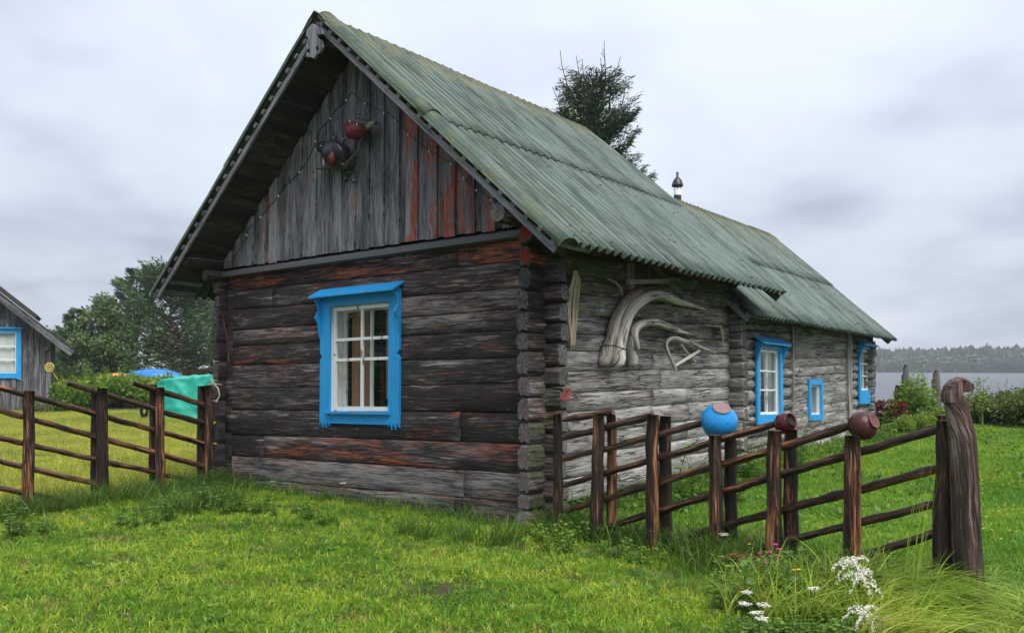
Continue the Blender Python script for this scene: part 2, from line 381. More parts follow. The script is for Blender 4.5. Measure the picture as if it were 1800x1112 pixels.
def simple(name, col, rough=.7, var=.25, scale=8, bstr=.15, spec=.4, metal=0.0, dots=None):
    m, nt = newmat(name); ob = N(nt, 'ShaderNodeTexCoord').outputs['Object']
    a = noise(nt, ob, scale, 5, .6); c = mix(nt, a, tuple(x*(1-var) for x in col), tuple(min(1, x*(1+var)) for x in col))
    if dots:
        vk = N(nt, 'ShaderNodeTexVoronoi', {'Vector': ob, 'Scale': dots[1]})
        c = mix(nt, math_(nt, 'MULTIPLY', smooth(nt, vk.outputs['Distance'], .12, .22, 1, 0), smooth(nt, N(nt, 'ShaderNodeSeparateColor', {0: vk.outputs['Color']}).outputs[0], dots[2], dots[2]+.03)), c, dots[0])
    finish(nt, c, rough, a, bstr, .01, spec, Metallic=metal); return m
M['interior'] = simple('dark interior', (.03, .025, .02), .9)
M['iron'] = simple('iron nail', (.02, .018, .018), .6)
M['stone'] = simple('granite', (.27, .26, .24), .85, .45, 9, .5)
M['wire'] = simple('wire', (.012, .012, .013), .5)
M['bulb'] = simple('bulb', (.75, .75, .72), .2, .1)
M['redcord'] = simple('red cord', (.20, .035, .03), .8, .5)
M['flax'] = simple('flax', (.44, .37, .25), .85, .3, 20)
M['curtain'] = simple('brown curtain', (.42, .20, .12), .9, .3, 3)
M['lace'] = simple('white lace', (.62, .62, .60), .9, .15, 12)
M['bluepot'] = simple('blue enamel', (.012, .22, .54), .32, .2, 4, .04, .4, dots=((.02, .03, .05), 26, .86))
M['potbase'] = simple('bare clay base', (.20, .13, .125), .7, .3, 14)
M['maroonpot'] = simple('maroon enamel', (.060, .008, .010), .25, .3, 7, .05, .3)
M['brownpot'] = simple('brown enamel', (.060, .020, .016), .35, .4, 6, .05, .25, dots=((.42, .40, .37), 75, .72))
M['potspeck'] = simple('speckled pot base', (.12, .045, .04), .5, .4, 9, .08, .25, dots=((.6, .58, .55), 70, .55))
M['soot'] = simple('soot', (.008, .007, .007), .8)
M['tarp'] = simple('turquoise tarpaulin', (.02, .34, .255), .45, .3, 4, .9, .4)
M['boatblue'] = simple('blue hull', (.02, .18, .55), .35, .1, 2, .03)
M['boatorange'] = simple('orange hull', (.72, .33, .06), .4, .1, 2, .03)
M['yellow'] = simple('yellow plastic', (.62, .47, .04), .5, .1)
M['oldpost'] = simple('lichened post', (.10, .095, .08), .9, .5, 14, .7, dots=((.36, .37, .32), 22, .55))
M['roofwood'] = simple('old roof wood', (.05, .047, .043), .85, .4, 6, .4)
M['clay'] = simple('soil', (.055, .038, .026), .95, .4, 30, .6)
M['birddark'] = simple('bird dark paint', (.02, .02, .028), .35, .5, 14, .1)
M['birdred'] = simple('bird red paint', (.13, .02, .02), .45, .5, 14, .1)
M['birdbrown'] = simple('bird brown paint', (.06, .042, .038), .5, .4, 22, .2)
M['birdgreen'] = simple('bird pale green paint', (.20, .25, .17), .5, .3, 14, .1)
M['birdwhite'] = simple('bird white paint', (.7, .7, .68), .5, .1)
M['lichenbranch'] = simple('lichened branch', (.075, .068, .055), .9, .5, 30, .6, dots=((.33, .34, .29), 40, .6))
def glass():
    m, nt = newmat('window glass')
    n = N(nt, 'ShaderNodeTexCoord'); b = N(nt, 'ShaderNodeBump', {'Strength': .06, 'Distance': .02, 'Height': noise(nt, n.outputs['Object'], 5, 2)})
    fr = N(nt, 'ShaderNodeFresnel', {'IOR': 1.5}); nt.links.new(b.outputs[0], fr.inputs['Normal'])
    t = N(nt, 'ShaderNodeBsdfTransparent', {'Color': (.96, .98, .97, 1)}); g = N(nt, 'ShaderNodeBsdfGlossy', {'Roughness': .02}); nt.links.new(b.outputs[0], g.inputs['Normal'])
    gb = N(nt, 'ShaderNodeNewGeometry').outputs['Backfacing']
    f2 = math_(nt, 'MULTIPLY', math_(nt, 'MULTIPLY', fr, 1.1, clamp=True), math_(nt, 'SUBTRACT', 1.0, gb))
    N(nt, 'ShaderNodeOutputMaterial', {0: N(nt, 'ShaderNodeMixShader', {0: f2, 1: t, 2: g})}); return m
M['glass'] = glass()
def roofmat():
    m, nt = newmat('weathered corrugated sheet'); uv = N(nt, 'ShaderNodeUVMap'); oi = N(nt, 'ShaderNodeObjectInfo')
    oc = N(nt, 'ShaderNodeSeparateColor', {0: oi.outputs['Color']})
    s = N(nt, 'ShaderNodeSeparateXYZ', {0: uv.outputs[0]})
    u = uv.outputs[0]
    streak = noise(nt, scalev(nt, u, (1.0, 17, 1)), 1, 4, .6); bl = noise(nt, scalev(nt, u, (3, 3, 1)), 1, 6, .65); fin = noise(nt, scalev(nt, u, (50, 50, 1)), 1, 3, .6)
    v = math_(nt, 'ADD', math_(nt, 'MULTIPLY', streak, .55), math_(nt, 'ADD', math_(nt, 'MULTIPLY', bl, .35), math_(nt, 'MULTIPLY', fin, .22)))
    v = math_(nt, 'ADD', v, math_(nt, 'MULTIPLY', math_(nt, 'SUBTRACT', oi.outputs['Random'], .5), .08))
    col = ramp(nt, v, [(.38, (.011, .022, .017)), (.54, (.031, .055, .044)), (.72, (.09, .13, .113))])
    sp = smooth(nt, noise(nt, scalev(nt, u, (38, 60, 1)), 1, 2), .62, .70)
    col = mix(nt, math_(nt, 'MULTIPLY', sp, math_(nt, 'MULTIPLY', smooth(nt, bl, .45, .6), .75)), col, (.035, .038, .04))
    crest_light = math_(nt, 'MULTIPLY', smooth(nt, math_(nt, 'SINE', math_(nt, 'MULTIPLY', s.outputs[1], 2*math.pi/.15)), .1, .9), smooth(nt, noise(nt, scalev(nt, u, (1.2, 9, 1)), 1, 4, .6), .36, .62))
    col = mix(nt, math_(nt, 'MULTIPLY', crest_light, .52), col, (.20, .25, .23))       # crests painted paler in streaks, standing in for light and shade on the waves
    # lichen towards the ridge (u = metres down the slope) and along the verge (object colour B)
    ri = math_(nt, 'SUBTRACT', math_(nt, 'ADD', bl, math_(nt, 'MULTIPLY', fin, .35)), math_(nt, 'MULTIPLY', s.outputs[0], .24))
    col = mix(nt, math_(nt, 'MULTIPLY', smooth(nt, ri, .46, .70), .75), col, mix(nt, fin, (.07, .066, .035), (.19, .18, .085)))
    vg = math_(nt, 'MULTIPLY', smooth(nt, math_(nt, 'ADD', bl, math_(nt, 'MULTIPLY', fin, .4)), .60, .82), oc.outputs[2])
    col = mix(nt, math_(nt, 'MULTIPLY', vg, .75), col, mix(nt, fin, (.035, .062, .025), (.11, .13, .05)))
    yl = math_(nt, 'MULTIPLY', smooth(nt, noise(nt, scalev(nt, u, (9, 14, 1)), 1, 4, .7), .66, .70), oc.outputs[1])
    col = mix(nt, yl, col, (.46, .29, .05))
    finish(nt, col, .55, math_(nt, 'ADD', math_(nt, 'MULTIPLY', bl, .4), fin), .25, .006, .3); return m
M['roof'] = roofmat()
def grassmat(name, c1, c2, c3, pscale=.55, trans=.35, dry=(.20, .15, .05), dryamt=.0, tone=False):
    m, nt = newmat(name)
    pos = N(nt, 'ShaderNodeNewGeometry').outputs['Position']; oi = N(nt, 'ShaderNodeObjectInfo')
    a = noise(nt, pos, pscale, 4, .6); b = noise(nt, pos, pscale*6, 3, .6)
    v = math_(nt, 'ADD', math_(nt, 'MULTIPLY', a, .7), math_(nt, 'MULTIPLY', b, .3))
    if tone: rv = N(nt, 'ShaderNodeAttribute', attribute_name='tone').outputs['Fac']
    else: rv = oi.outputs['Random']
    v = math_(nt, 'ADD', v, math_(nt, 'MULTIPLY', math_(nt, 'SUBTRACT', rv, .5), .30))
    col = ramp(nt, v, [(.34, c1), (.5, c2), (.66, c3)])
    dm = smooth(nt, math_(nt, 'ADD', math_(nt, 'ADD', noise(nt, pos, 1.7, 4, .65), math_(nt, 'MULTIPLY', math_(nt, 'SUBTRACT', rv, .5), .3)), dryamt), .66, .80)
    col = mix(nt, dm, col, dry)
    d = N(nt, 'ShaderNodeBsdfPrincipled', {'Base Color': col, 'Roughness': .5, 'Specular IOR Level': .35})
    t = N(nt, 'ShaderNodeBsdfTranslucent', {'Color': mix(nt, .5, col, (c3[0]*1.1, c3[1]*1.05, c3[2]))})
    N(nt, 'ShaderNodeOutputMaterial', {0: N(nt, 'ShaderNodeMixShader', {0: trans, 1: d, 2: t})}); return m
M['lawn'] = grassmat('mown grass', (.045, .155, .012), (.165, .33, .020), (.42, .50, .05), .9, dry=(.32, .25, .09), dryamt=.04)
M['yardleft'] = grassmat('left yard grass', (.16, .26, .025), (.37, .42, .045), (.54, .50, .09), .35, dry=(.34, .27, .11), dryamt=.06)
M['yardright'] = grassmat('right yard grass', (.06, .19, .016), (.14, .32, .022), (.30, .43, .04), .5, dry=(.2, .24, .05))
M['tallgrass'] = grassmat('tall grass', (.03, .085, .012), (.07, .16, .02), (.17, .27, .04), 1.2, tone=True, dry=(.30, .25, .10), dryamt=-.03)
M['bentgrass'] = grassmat('bent long grass', (.12, .24, .022), (.28, .42, .04), (.52, .55, .10), 1.5, tone=True, dry=(.50, .45, .16), dryamt=-.02)
M['weed'] = grassmat('weed leaf', (.04, .095, .010), (.075, .165, .016), (.15, .27, .03), 2.0, tone=True, dry=(.09, .12, .02))
M['weedlight'] = grassmat('light weed leaf', (.06, .15, .02), (.11, .23, .03), (.20, .32, .04), 2.0, tone=True, dry=(.12, .2, .04))
M['shrub'] = grassmat('raspberry leaf', (.05, .12, .015), (.11, .22, .025), (.26, .36, .05), .9, tone=True, dry=(.20, .21, .05))
M['shrubdry'] = grassmat('meadow shrub leaf', (.05, .09, .02), (.10, .15, .03), (.18, .2, .05), .9, tone=True, dry=(.19, .125, .07), dryamt=.06)
M['pine'] = grassmat('pine needle', (.026, .066, .028), (.052, .11, .042), (.11, .18, .065), .3, trans=.15, tone=True, dry=(.09, .10, .04))
M['birch'] = grassmat('birch leaf', (.048, .095, .032), (.09, .155, .048), (.17, .23, .075), .3, trans=.25, tone=True, dry=(.10, .13, .04))
M['spruce'] = grassmat('spruce needle', (.012, .032, .014), (.026, .058, .022), (.06, .10, .035), .7, trans=.12, tone=True, dry=(.06, .09, .03))
M['redleaf'] = grassmat('dark red leaf', (.06, .014, .012), (.13, .03, .02), (.22, .07, .03), 3, tone=True, dry=(.12, .11, .03))
M['fern'] = grassmat('brown fern', (.16, .08, .03), (.27, .14, .05), (.36, .22, .09), 3, tone=True, dry=(.3, .2, .1))
M['forest'] = grassmat('far forest', (.016, .036, .016), (.034, .066, .028), (.075, .115, .04), .05, trans=.1, tone=True, dry=(.07, .09, .03))
M['twig'] = simple('twig', (.12, .085, .075), .85)
M['treebark'] = simple('reddish bark', (.13, .06, .035), .9, .4, 3, .5)
M['petalwhite'] = simple('white petal', (.72, .70, .60), .7, .1, 30)
M['petalcream'] = simple('cream plume', (.55, .45, .27), .7, .2, 30)
M['petalyellow'] = simple('yellow petal', (.75, .50, .02), .6, .1, 30)
M['petalpink'] = simple('pink petal', (.55, .02, .20), .6, .15, 30)
M['stem'] = simple('green stem', (.06, .11, .02), .7)
def groundmat():
    m, nt = newmat('turf soil'); pos = N(nt, 'ShaderNodeNewGeometry').outputs['Position']
    a = noise(nt, pos, 1.1, 6, .65); b = noise(nt, pos, 24, 5, .7); c = noise(nt, pos, .35, 3)
    g = mix(nt, b, (.035, .06, .012), (.10, .14, .022)); s = mix(nt, b, (.03, .02, .013), (.085, .06, .035))
    col = mix(nt, smooth(nt, math_(nt, 'ADD', a, math_(nt, 'MULTIPLY', b, .3)), .58, .76), g, s)
    finish(nt, col, .95, b, .6, .03, .2); return m
M['ground'] = groundmat()
def lakemat():
    m, nt = newmat('lake water'); pos = N(nt, 'ShaderNodeNewGeometry').outputs['Position']
    h = noise(nt, scalev(nt, pos, (.9, .35, 1)), 1.0, 4, .6)
    finish(nt, (.045, .055, .065), .38, h, .10, .08, .5); return m
M['lake'] = lakemat()

# ------------------------------------------------------------------ ground, lake
def gz(x, y):
    h = .25*ss(10.3, 14.5, y)*ss(.4, 2.6, x-(y-10)*.12)
    h += .025*nz(x*.45, y*.45, 3.1)+.012*nz(x*1.7, y*1.7, 8.2)
    h -= 2.6*ss(25, 38, y)*ss(0, 7, x+.08*y)
    return h
xs = sorted(set([round(-14+.4*i, 3) for i in range(86)]+[-600, -400, -250, -160, -110, -80, -60, -50, -42, -36, -30, -26, -23, -20, -17.5, -15.5, 22, 25, 29, 34, 40, 50, 65, 90, 130, 200, 320, 500, 700]))
ys = sorted(set([round(-4+.4*i, 3) for i in range(100)]+[-18, -12, -8, 38, 41, 45, 50, 56, 64, 75, 90, 120, 180, 260, 400, 600, 980]))
mb = MB(); mb.grid([[(x, y, gz(x, y)) for x in xs] for y in ys], [[(x, y) for x in xs] for y in ys], flip=False)
tag(mb.build('ground', M['ground']), kind='structure')
mb = MB(); mb.grid([[(-120, 22, -1.2), (650, 22, -1.2)], [(-120, 960, -1.2), (650, 960, -1.2)]], [[(0, 0), (1, 0)], [(0, 1), (1, 1)]])
tag(mb.build('lake', M['lake']), kind='structure')
# far shore: a low rising bank across the lake
def shore(s, t): # s along the shore, t inland
    a = Vector((150, 860)); b = Vector((470, 480)); d = (b-a); L = d.length; d /= L; n = Vector((-d.y, d.x))
    if n.y < 0: n = -n
    p = a+d*s+n*t; return p.x, p.y
SL = (Vector((470, 480))-Vector((150, 860))).length
def shore_z(t): return -1.25+.35*ss(-2, 4, t)+4.5*ss(4, 110, t)
mb = MB(); P = []
for t in (-6, 0, 3, 8, 20, 45, 80, 120): P.append([(*shore(s, t), shore_z(t)-(.4 if t < 0 else 0)) for s in np.linspace(-60, SL+20, 24)])
mb.grid(P, [[(0, 0)]*24]*8)
tag(mb.build('far_shore', M['ground']), kind='structure')

# ------------------------------------------------------------------ the log cabin
HY = Vector((2134-CX, F, -(698-VH))).normalized()           # along the long wall, away from the viewer
HX = -Vector((-1145-CX, F, -(697-VH))).normalized()
HX = (HX-HY*HX.dot(HY)).normalized(); HZ = HX.cross(HY)
HC = at(957, VH, 9.24); HC.z = 0.0
HM = Matrix((HX, HY, HZ)).transposed().to_4x4()
house = thing('log_cabin', 'long weathered log cabin with green corrugated roof and bright blue window frames', 'log cabin', HC)
house.rotation_euler = HM.to_euler()
HR = Matrix((HX, HY, HZ))
def hl(u, v, axis, val):                # photo pixel -> cabin coordinates on the plane coordinate[axis] = val
    r = HR @ ray(u, v); c = HR @ (HC-Vector((0, 0, EYE)))
    t = (val+c[axis])/r[axis]; return r*t-c
def hw(p): return HC+HX*p[0]+HY*p[1]+HZ*p[2]
fz = lambda u, v: hl(u, v, 1, 0).z
FX = lambda u, v: hl(u, v, 1, 0).x
TF = lambda s, o, z: (s, -o, z)          # front wall: along x, outwards -y
TS = lambda s, o, z: (o, s, z)           # long wall: along y, outwards +x
def log(T, s0, s1, b, t, th, bulge, mat, color, name='log', amp=.007, edge=.03, parent=None):
    seed = rnd.random()*90; n = max(3, int((s1-s0)/.14)); off = rnd.uniform(-.008, .008)
    fr = (0, .022, .07, .30, .5, .70, .93, .978, 1); P = []; UV = []
    for i in range(n+1):
        k = i/n; s = s0+(s1-s0)*k
        zb = b[0]+(b[1]-b[0])*k; zt = t[0]+(t[1]-t[0])*k; h = zt-zb
        row = [T(s, -th, zb)]; ur = [(s, -.2)]
        for f in fr:
            e = abs(2*f-1)
            o = off-bulge*e**2.2-(edge if e > .99 else (edge*.25 if e > .93 else 0))
            o += amp*nz(s*1.6+seed, f*2.2, seed)+amp*.6*nz(s*5+seed, f*5, seed)
            z = zb+h*f
            if e > .85: z += .009*nz(s*1.1, seed, f*40)*(1 if e < .99 else .4)
            if f == 0: z -= .006
            if f == 1: z += .006
            row.append(T(s, o, z)); ur.append((s, h*f))
        row.append(T(s, -th, zt)); ur.append((s, h+.2)); P.append(row); UV.append(ur)
    mb = MB(); q = mb.grid(P, UV, 0, True, flip=True); c = len(P[0])
    mb.face([q+j for j in range(c)], [(P[0][j][2]*.3, P[0][j][2]) for j in range(c)])
    mb.face([q+n*c+j for j in range(c)][::-1], [(0, P[-1][j][2]) for j in range(c)][::-1])
    return mb.build(name, mat, parent or house, color=color)
def wall(T, s0, s1, zl, zr, th, bulge, mat, cols, openings=(), splits={}, **kw):
    """zl, zr: seam heights from the top at s0 and s1; openings (s0, s1, z0, z1)"""
    for i in range(len(zl)-1):
        cuts = [(s0, s1)]
        zm = (zl[i]+zl[i+1]+zr[i]+zr[i+1])/4
        for (a0, a1, z0, z1) in openings:
            if z0 < zm < z1:
                new = []
                for (p, q) in cuts:
                    if a1 <= p or a0 >= q: new.append((p, q)); continue
                    if p < a0: new.append((p, a0))
                    if a1 < q: new.append((a1, q))
                cuts = new
        for sp in splits.get(i, ()):
            cuts = [x for (p, q) in cuts for x in (((p, sp-.003), (sp+.003, q)) if p+.1 < sp < q-.1 else ((p, q),))]
        for (p, q) in cuts:
            kp = (p-s0)/(s1-s0); kq = (q-s0)/(s1-s0); L = lambda A, B, k: A+(B-A)*k
            c = cols(i, (p+q)/2)
            log(T, p, q, (L(zl[i+1], zr[i+1], kp), L(zl[i+1], zr[i+1], kq)), (L(zl[i], zr[i], kp), L(zl[i], zr[i], kq)), th, bulge, mat, c, **kw)
def jit(c, a=.06): return tuple(max(0, x+rnd.uniform(-a, a)) for x in c)
# front wall
vl = [481, 513, 545, 582, 610, 642, 683, 720, 763, 800, 839, 868]; vr = [421, 459, 506, 542, 578, 628, 673, 725, 779, 832, 883, 924]
zl = [fz(400, v) for v in vl]; zr = [fz(912, v) for v in vr]
fcol = [(.36, .85, 0), (.42, .40, 0), (.40, .36, 0), (.48, .12, 0), (.34, .55, 0), (.44, .30, 0), (.36, .36, 0), (.40, .5, 0), (.48, .85, .05), (.74, .40, .08), (.62, .6, .2)]
def fc(i, s):
    c = fcol[i]
    if i == 0 and s > -1.4: c = (.42, 1.0, 0)
    if i == 1 and s > -1.4: c = (.40, .62, 0)
    if i in (2, 3) and s > -2.2: c = (.62, .34, 0)
    if i == 4 and s < -3.3: c = (.32, .66, 0)
    if i == 6 and s > -2: c = (.30, .35, 0)
    if i == 7 and s > -1.5: c = (.28, .7, 0)
    if i == 8 and s < -4.5: c = (.30, .5, 0)
    return jit(c, .03)
XL = -5.49
wall(TF, XL, -.17, zl, zr, .17, .006, M['dark_log'], fc, edge=.032, openings=[(-3.32, -2.2, 1.14, 2.44)],
     splits={0: [FX(805, 440)], 1: [FX(478, 530)], 7: [FX(809, 750)], 8: [FX(463, 780)], 9: [FX(814, 855)], 10: [FX(798, 895)]})
# log ends at the corners
def log_end(T, L, wd, z0, z1, color, mat='dark_log', cap='end', rot=0.0):
    h = z1-z0-.008; j = lambda: rnd.uniform(-.035, .035)
    out = [(0, .22+j()), (.2+j(), .03), (.5+j(), .09+j()), (.8+j(), .0), (1, .2+j()), (1.0, .78+j()), (.8+j(), 1), (.22+j(), 1), (0, .8+j())]
    dl = rnd.uniform(-.03, .02); sk = rnd.uniform(-.02, .02)
    mb = MB(); rings = []; UV = []
    for (p, sc) in ((-.06, 1), (.35*L, 1.0), (L+dl-.025, 1), (L+dl-.006, .96), (L+dl, .86)):
        row = []; ur = []
        for k in range(len(out)+1):
            c, f = out[k % len(out)]
            cc = .5+(c-.5)*sc; ff = .5+(f-.5)*sc
            row.append(T(p+sk*(f-.5), cc*wd, z0+.004+ff*h)); ur.append((p, k*.09))
        rings.append(row); UV.append(ur)
    q = mb.grid(rings, UV, 0, False, flip=True); n = len(out)+1; e = q+4*n
    mb.face([e+k for k in range(n-1)], [out[k] for k in range(n-1)], 1)
    return mb.build('log_end', [M[mat], M[cap]], house, color=color)
VA = [398, 430, 468, 509, 547, 584, 617, 660, 699, 742, 782, 829, 869, 898, 930]
for i in range(len(VA)-1):
    z1, z0 = hl(925, VA[i], 1, -.25).z, hl(925, VA[i+1], 1, -.25).z
    g = .12 if i in (0, 1) else .20+.02*i
    log_end(lambda p, c, z: (-.165+c, -p, z), .25, .165, z0, z1, (g+.12+rnd.uniform(-.05, .05), .9 if i in (0, 1) else (.25 if i > 6 else .05), 0 if i < 7 else .22+.03*i))
VB = [431, 452, 498, 531, 567, 602, 645, 680, 722, 762, 799, 844, 882, 914]
for i in range(len(VB)-1):
    z1, z0 = hl(970, VB[i], 1, 0).z, hl(970, VB[i+1], 1, 0).z
    log_end(lambda p, c, z: (p, c, z), .19, .17, z0, z1, (.36+.02*i+rnd.uniform(-.06, .06), .22 if i < 3 else .06, .1 if i < 6 else .25+.02*i))
VC = [485, 517, 542, 573, 603, 634, 668, 704, 742, 780, 820, 862]
for i in range(len(VC)-1):
    z1, z0 = hl(390, VC[i], 1, -.1).z, hl(390, VC[i+1], 1, -.1).z
    log_end(lambda p, c, z: (-5.64+c, -p, z), .14, .14, z0, z1, (.34+rnd.uniform(-.06, .06), .1, .2 if i > 5 else 0))
    log_end(lambda p, c, z: (-5.60-p, .17-c, z), .13, .15, z0+.12, z1+.12, (.34, .1, .1))
# long wall, near half
wl = [445, 483, 517, 555, 588, 618, 654, 692, 726, 766, 805, 843, 884]; wr = [490, 516, 543, 572, 597, 622, 647, 679, 702, 732, 760, 787, 818]
sz = lambda u, v, x=0: hl(u, v, 0, x).z
zl = [sz(1000, v) for v in wl]; zr = [sz(1279, v) for v in wr]
def sc(i, s):
    if i < 3: return jit((.30+.04*i, .04, .75-.12*i), .04)
    return jit((.33+.024*i, .07, .12), .08)
SP = hl(1148, 640, 0, 0).y; SP2 = hl(1208, 640, 0, 0).y
wall(TS, .17, 4.5, zl, zr, .17, .022, M['grey_log'], sc, splits={5: [SP], 6: [SP2-.7], 7: [SP, SP2], 8: [SP, SP2+.05], 9: [SP2], 11: [1.5]}, amp=.012, edge=.035)
log(TS, .17, 4.5, (zl[0], zr[0]), (zl[0]+.22, zr[0]+.2), .17, .05, M['grey_log'], (.30, 0, .8), name='wall_plate')
# cross wall log ends between the two halves
VS = [519, 543, 560, 583, 612, 636, 664, 686, 716, 740, 768, 795, 824]
for i in range(len(VS)-1):
    z1, z0 = hl(1290, VS[i], 1, 4.5).z, hl(1290, VS[i+1], 1, 4.5).z
    log_end(lambda p, c, z: (p, 4.505+c, z), .20, .17, z0, z1, (.30+.02*i, .02, .2), mat='grey_log')
# long wall, far half
XB = -.05
wl = [566, 580, 595, 613.5, 632, 651, 668, 687, 713, 733, 750, 773, 793, 814]; wr = [580, 590, 603, 616, 629, 642, 655, 669, 686, 703, 720, 736, 750, 766]
y0_, y1_ = hl(1310, 650, 0, XB).y, hl(1493, 650, 0, XB).y
zl0 = [sz(1310, v, XB) for v in wl]; zr0 = [sz(1493, v, XB) for v in wr]
ext = lambda y: [a+(b-a)*(y-y0_)/(y1_-y0_) for a, b in zip(zl0, zr0)]
TS2 = lambda s, o, z: (XB+o, s, z)
def oc2(i, s): return jit((.32+.05*i if i < 3 else .46, .05, .5-.12*i if i < 3 else .08), .05)
def oc3(i, s): return jit((.40 if i < 5 else .48, .55 if i < 5 else .12, .05), .05)
wall(TS2, 4.68, 7.06, ext(4.68), ext(7.06), .17, .05, M['grey_log'], oc2, openings=[(5.64, 6.5, .98, 2.2)], amp=.012, edge=.035)
wall(TS2, 7.10, 9.88, ext(7.1), ext(9.88), .17, .008, M['grey_log'], oc3, openings=[(7.84, 8.36, 1.0, 1.58)], splits={6: [8.9], 9: [7.8], 11: [9.0]}, edge=.012)
wall(TS2, 10.08, 11.22, ext(10.08), ext(11.22), .17, .05, M['grey_log'], oc2, openings=[(10.64, 11.3, 1.28, 2.3)], amp=.012, edge=.035)
log(TS2, 4.68, 11.22, (ext(4.68)[0], ext(11.22)[0]), (ext(4.68)[0]+.2, ext(11.22)[0]+.2), .17, .05, M['grey_log'], (.34, .1, .6), name='wall_plate')
for (a, b, o) in ((7.055, 7.105, .02), (9.875, 10.085, .035)):
    mb = MB(); mb.box((a, XB-.1, ext(a)[-1]), (b, XB+o, ext(a)[0]-.02), lambda s, p, z: (p, s, z), uax=2); mb.build('corner_board', M['grey_log'], house, color=(.5, .05, .3))
# far corner and hidden walls
for i in range(12):
    z0 = .58+.155*i
    log_end(lambda p, c, z: (XB+p, 11.22+c, z), .10, .16, z0, z0+.155, (.45, .05, .2), mat='grey_log')
for (T, s0, s1, zt) in ((lambda s, o, z: (XL-o, -s, z), -4.66, -.0, 3.05), (lambda s, o, z: (-s, 11.38+o, z), .05, 4.5, 2.6), (lambda s, o, z: (-4.5-o, -s, z), -11.38, -4.67, 2.6)):
    for i in range(9):
        h = (zt+.15)/9; log(T, s0, s1, (-.15+h*i,)*2, (-.15+h*i+h,)*2, .15, .04, M['dark_log'], (.36, .1, 0))
for (T, s0, s1, zt) in ((lambda s, o, z: (-s, 4.66+o, z), .17, 5.49, 3.05),):
    for i in range(9):
        h = (zt+.15)/9; log(T, s0, s1, (-.15+h*i,)*2, (-.15+h*i+h,)*2, .15, .04, M['dark_log'], (.36, .1, 0))
# stones under the far half
for (u, v, sx) in ((1449, 782, .36), (1482, 768, .2), (1428, 796, .22), (1330, 825, .4), (1300, 832, .3), (1380, 812, .35)):
    p = hl(u, v, 0, XB+.02); mb = MB()
    mb.sweep([(p.x-.1, p.y-sx, p.z-.05), (p.x-.08, p.y-sx*.8, p.z-.02), (p.x-.08, p.y+sx*.7, p.z), (p.x-.1, p.y+sx, p.z-.02)], [.10, .15, .14, .1], 9, rough=.35, seed=u)
    mb.build('foundation_stone', M['stone'], house)

# ---- roofs
def slope(rx, rz, sg, a, y, q, h):
    return (rx+sg*(q*math.cos(a)+h*math.sin(a)), y, rz-q*math.sin(a)+h*math.cos(a))
PITCH = .15
def sheet(rx, rz, sg, a, ya, yb, q0, q1, lift, dq, color):
    mb = MB(); n = int(round((yb-ya)/PITCH*8)); nq = 5; th = .007; skew = rnd.uniform(-.012, .012); seed = rnd.random()*50
    top = []; bot = []; UV = []
    e0 = rnd.uniform(-.012, .012)
    for i in range(nq+1):
        q = q0+(q1-q0)*i/nq; rt = []; rb = []; ru = []
        for j in range(n+1):
            y = ya+(yb-ya)*j/n; ph = 2*math.pi*y/PITCH
            sn = math.sin(ph); h = .034+.033*(abs(sn)**.9)*(1 if sn > 0 else -1)+lift+dq*(i/nq)+.009*nz(y*.9, q*.7, seed*.1)
            qq = q+(e0+skew*(j/n-.5)*2 if i in (0, nq) else 0)
            rt.append(slope(rx, rz, sg, a, y, qq, h+th/2)); rb.append(slope(rx, rz, sg, a, y, qq, h-th/2)); ru.append((q+seed*0, y))
        top.append(rt); bot.append(rb); UV.append(ru)
    fl = sg > 0
    t = mb.grid(top, UV, 0, True, flip=not fl); b = mb.grid(bot, UV, 0, True, flip=fl); c = n+1
    def rim(ids):
        for (i0, i1) in zip(ids[:-1], ids[1:]): mb.face([t+i0, t+i1, b+i1, b+i0], [(0, 0)]*4)
    rim([j for j in range(c)]); rim([nq*c+j for j in range(c)]); rim([i*c for i in range(nq+1)]); rim([i*c+n for i in range(nq+1)])
    return mb.build('roof_sheet', M['roof'], house, color=color)
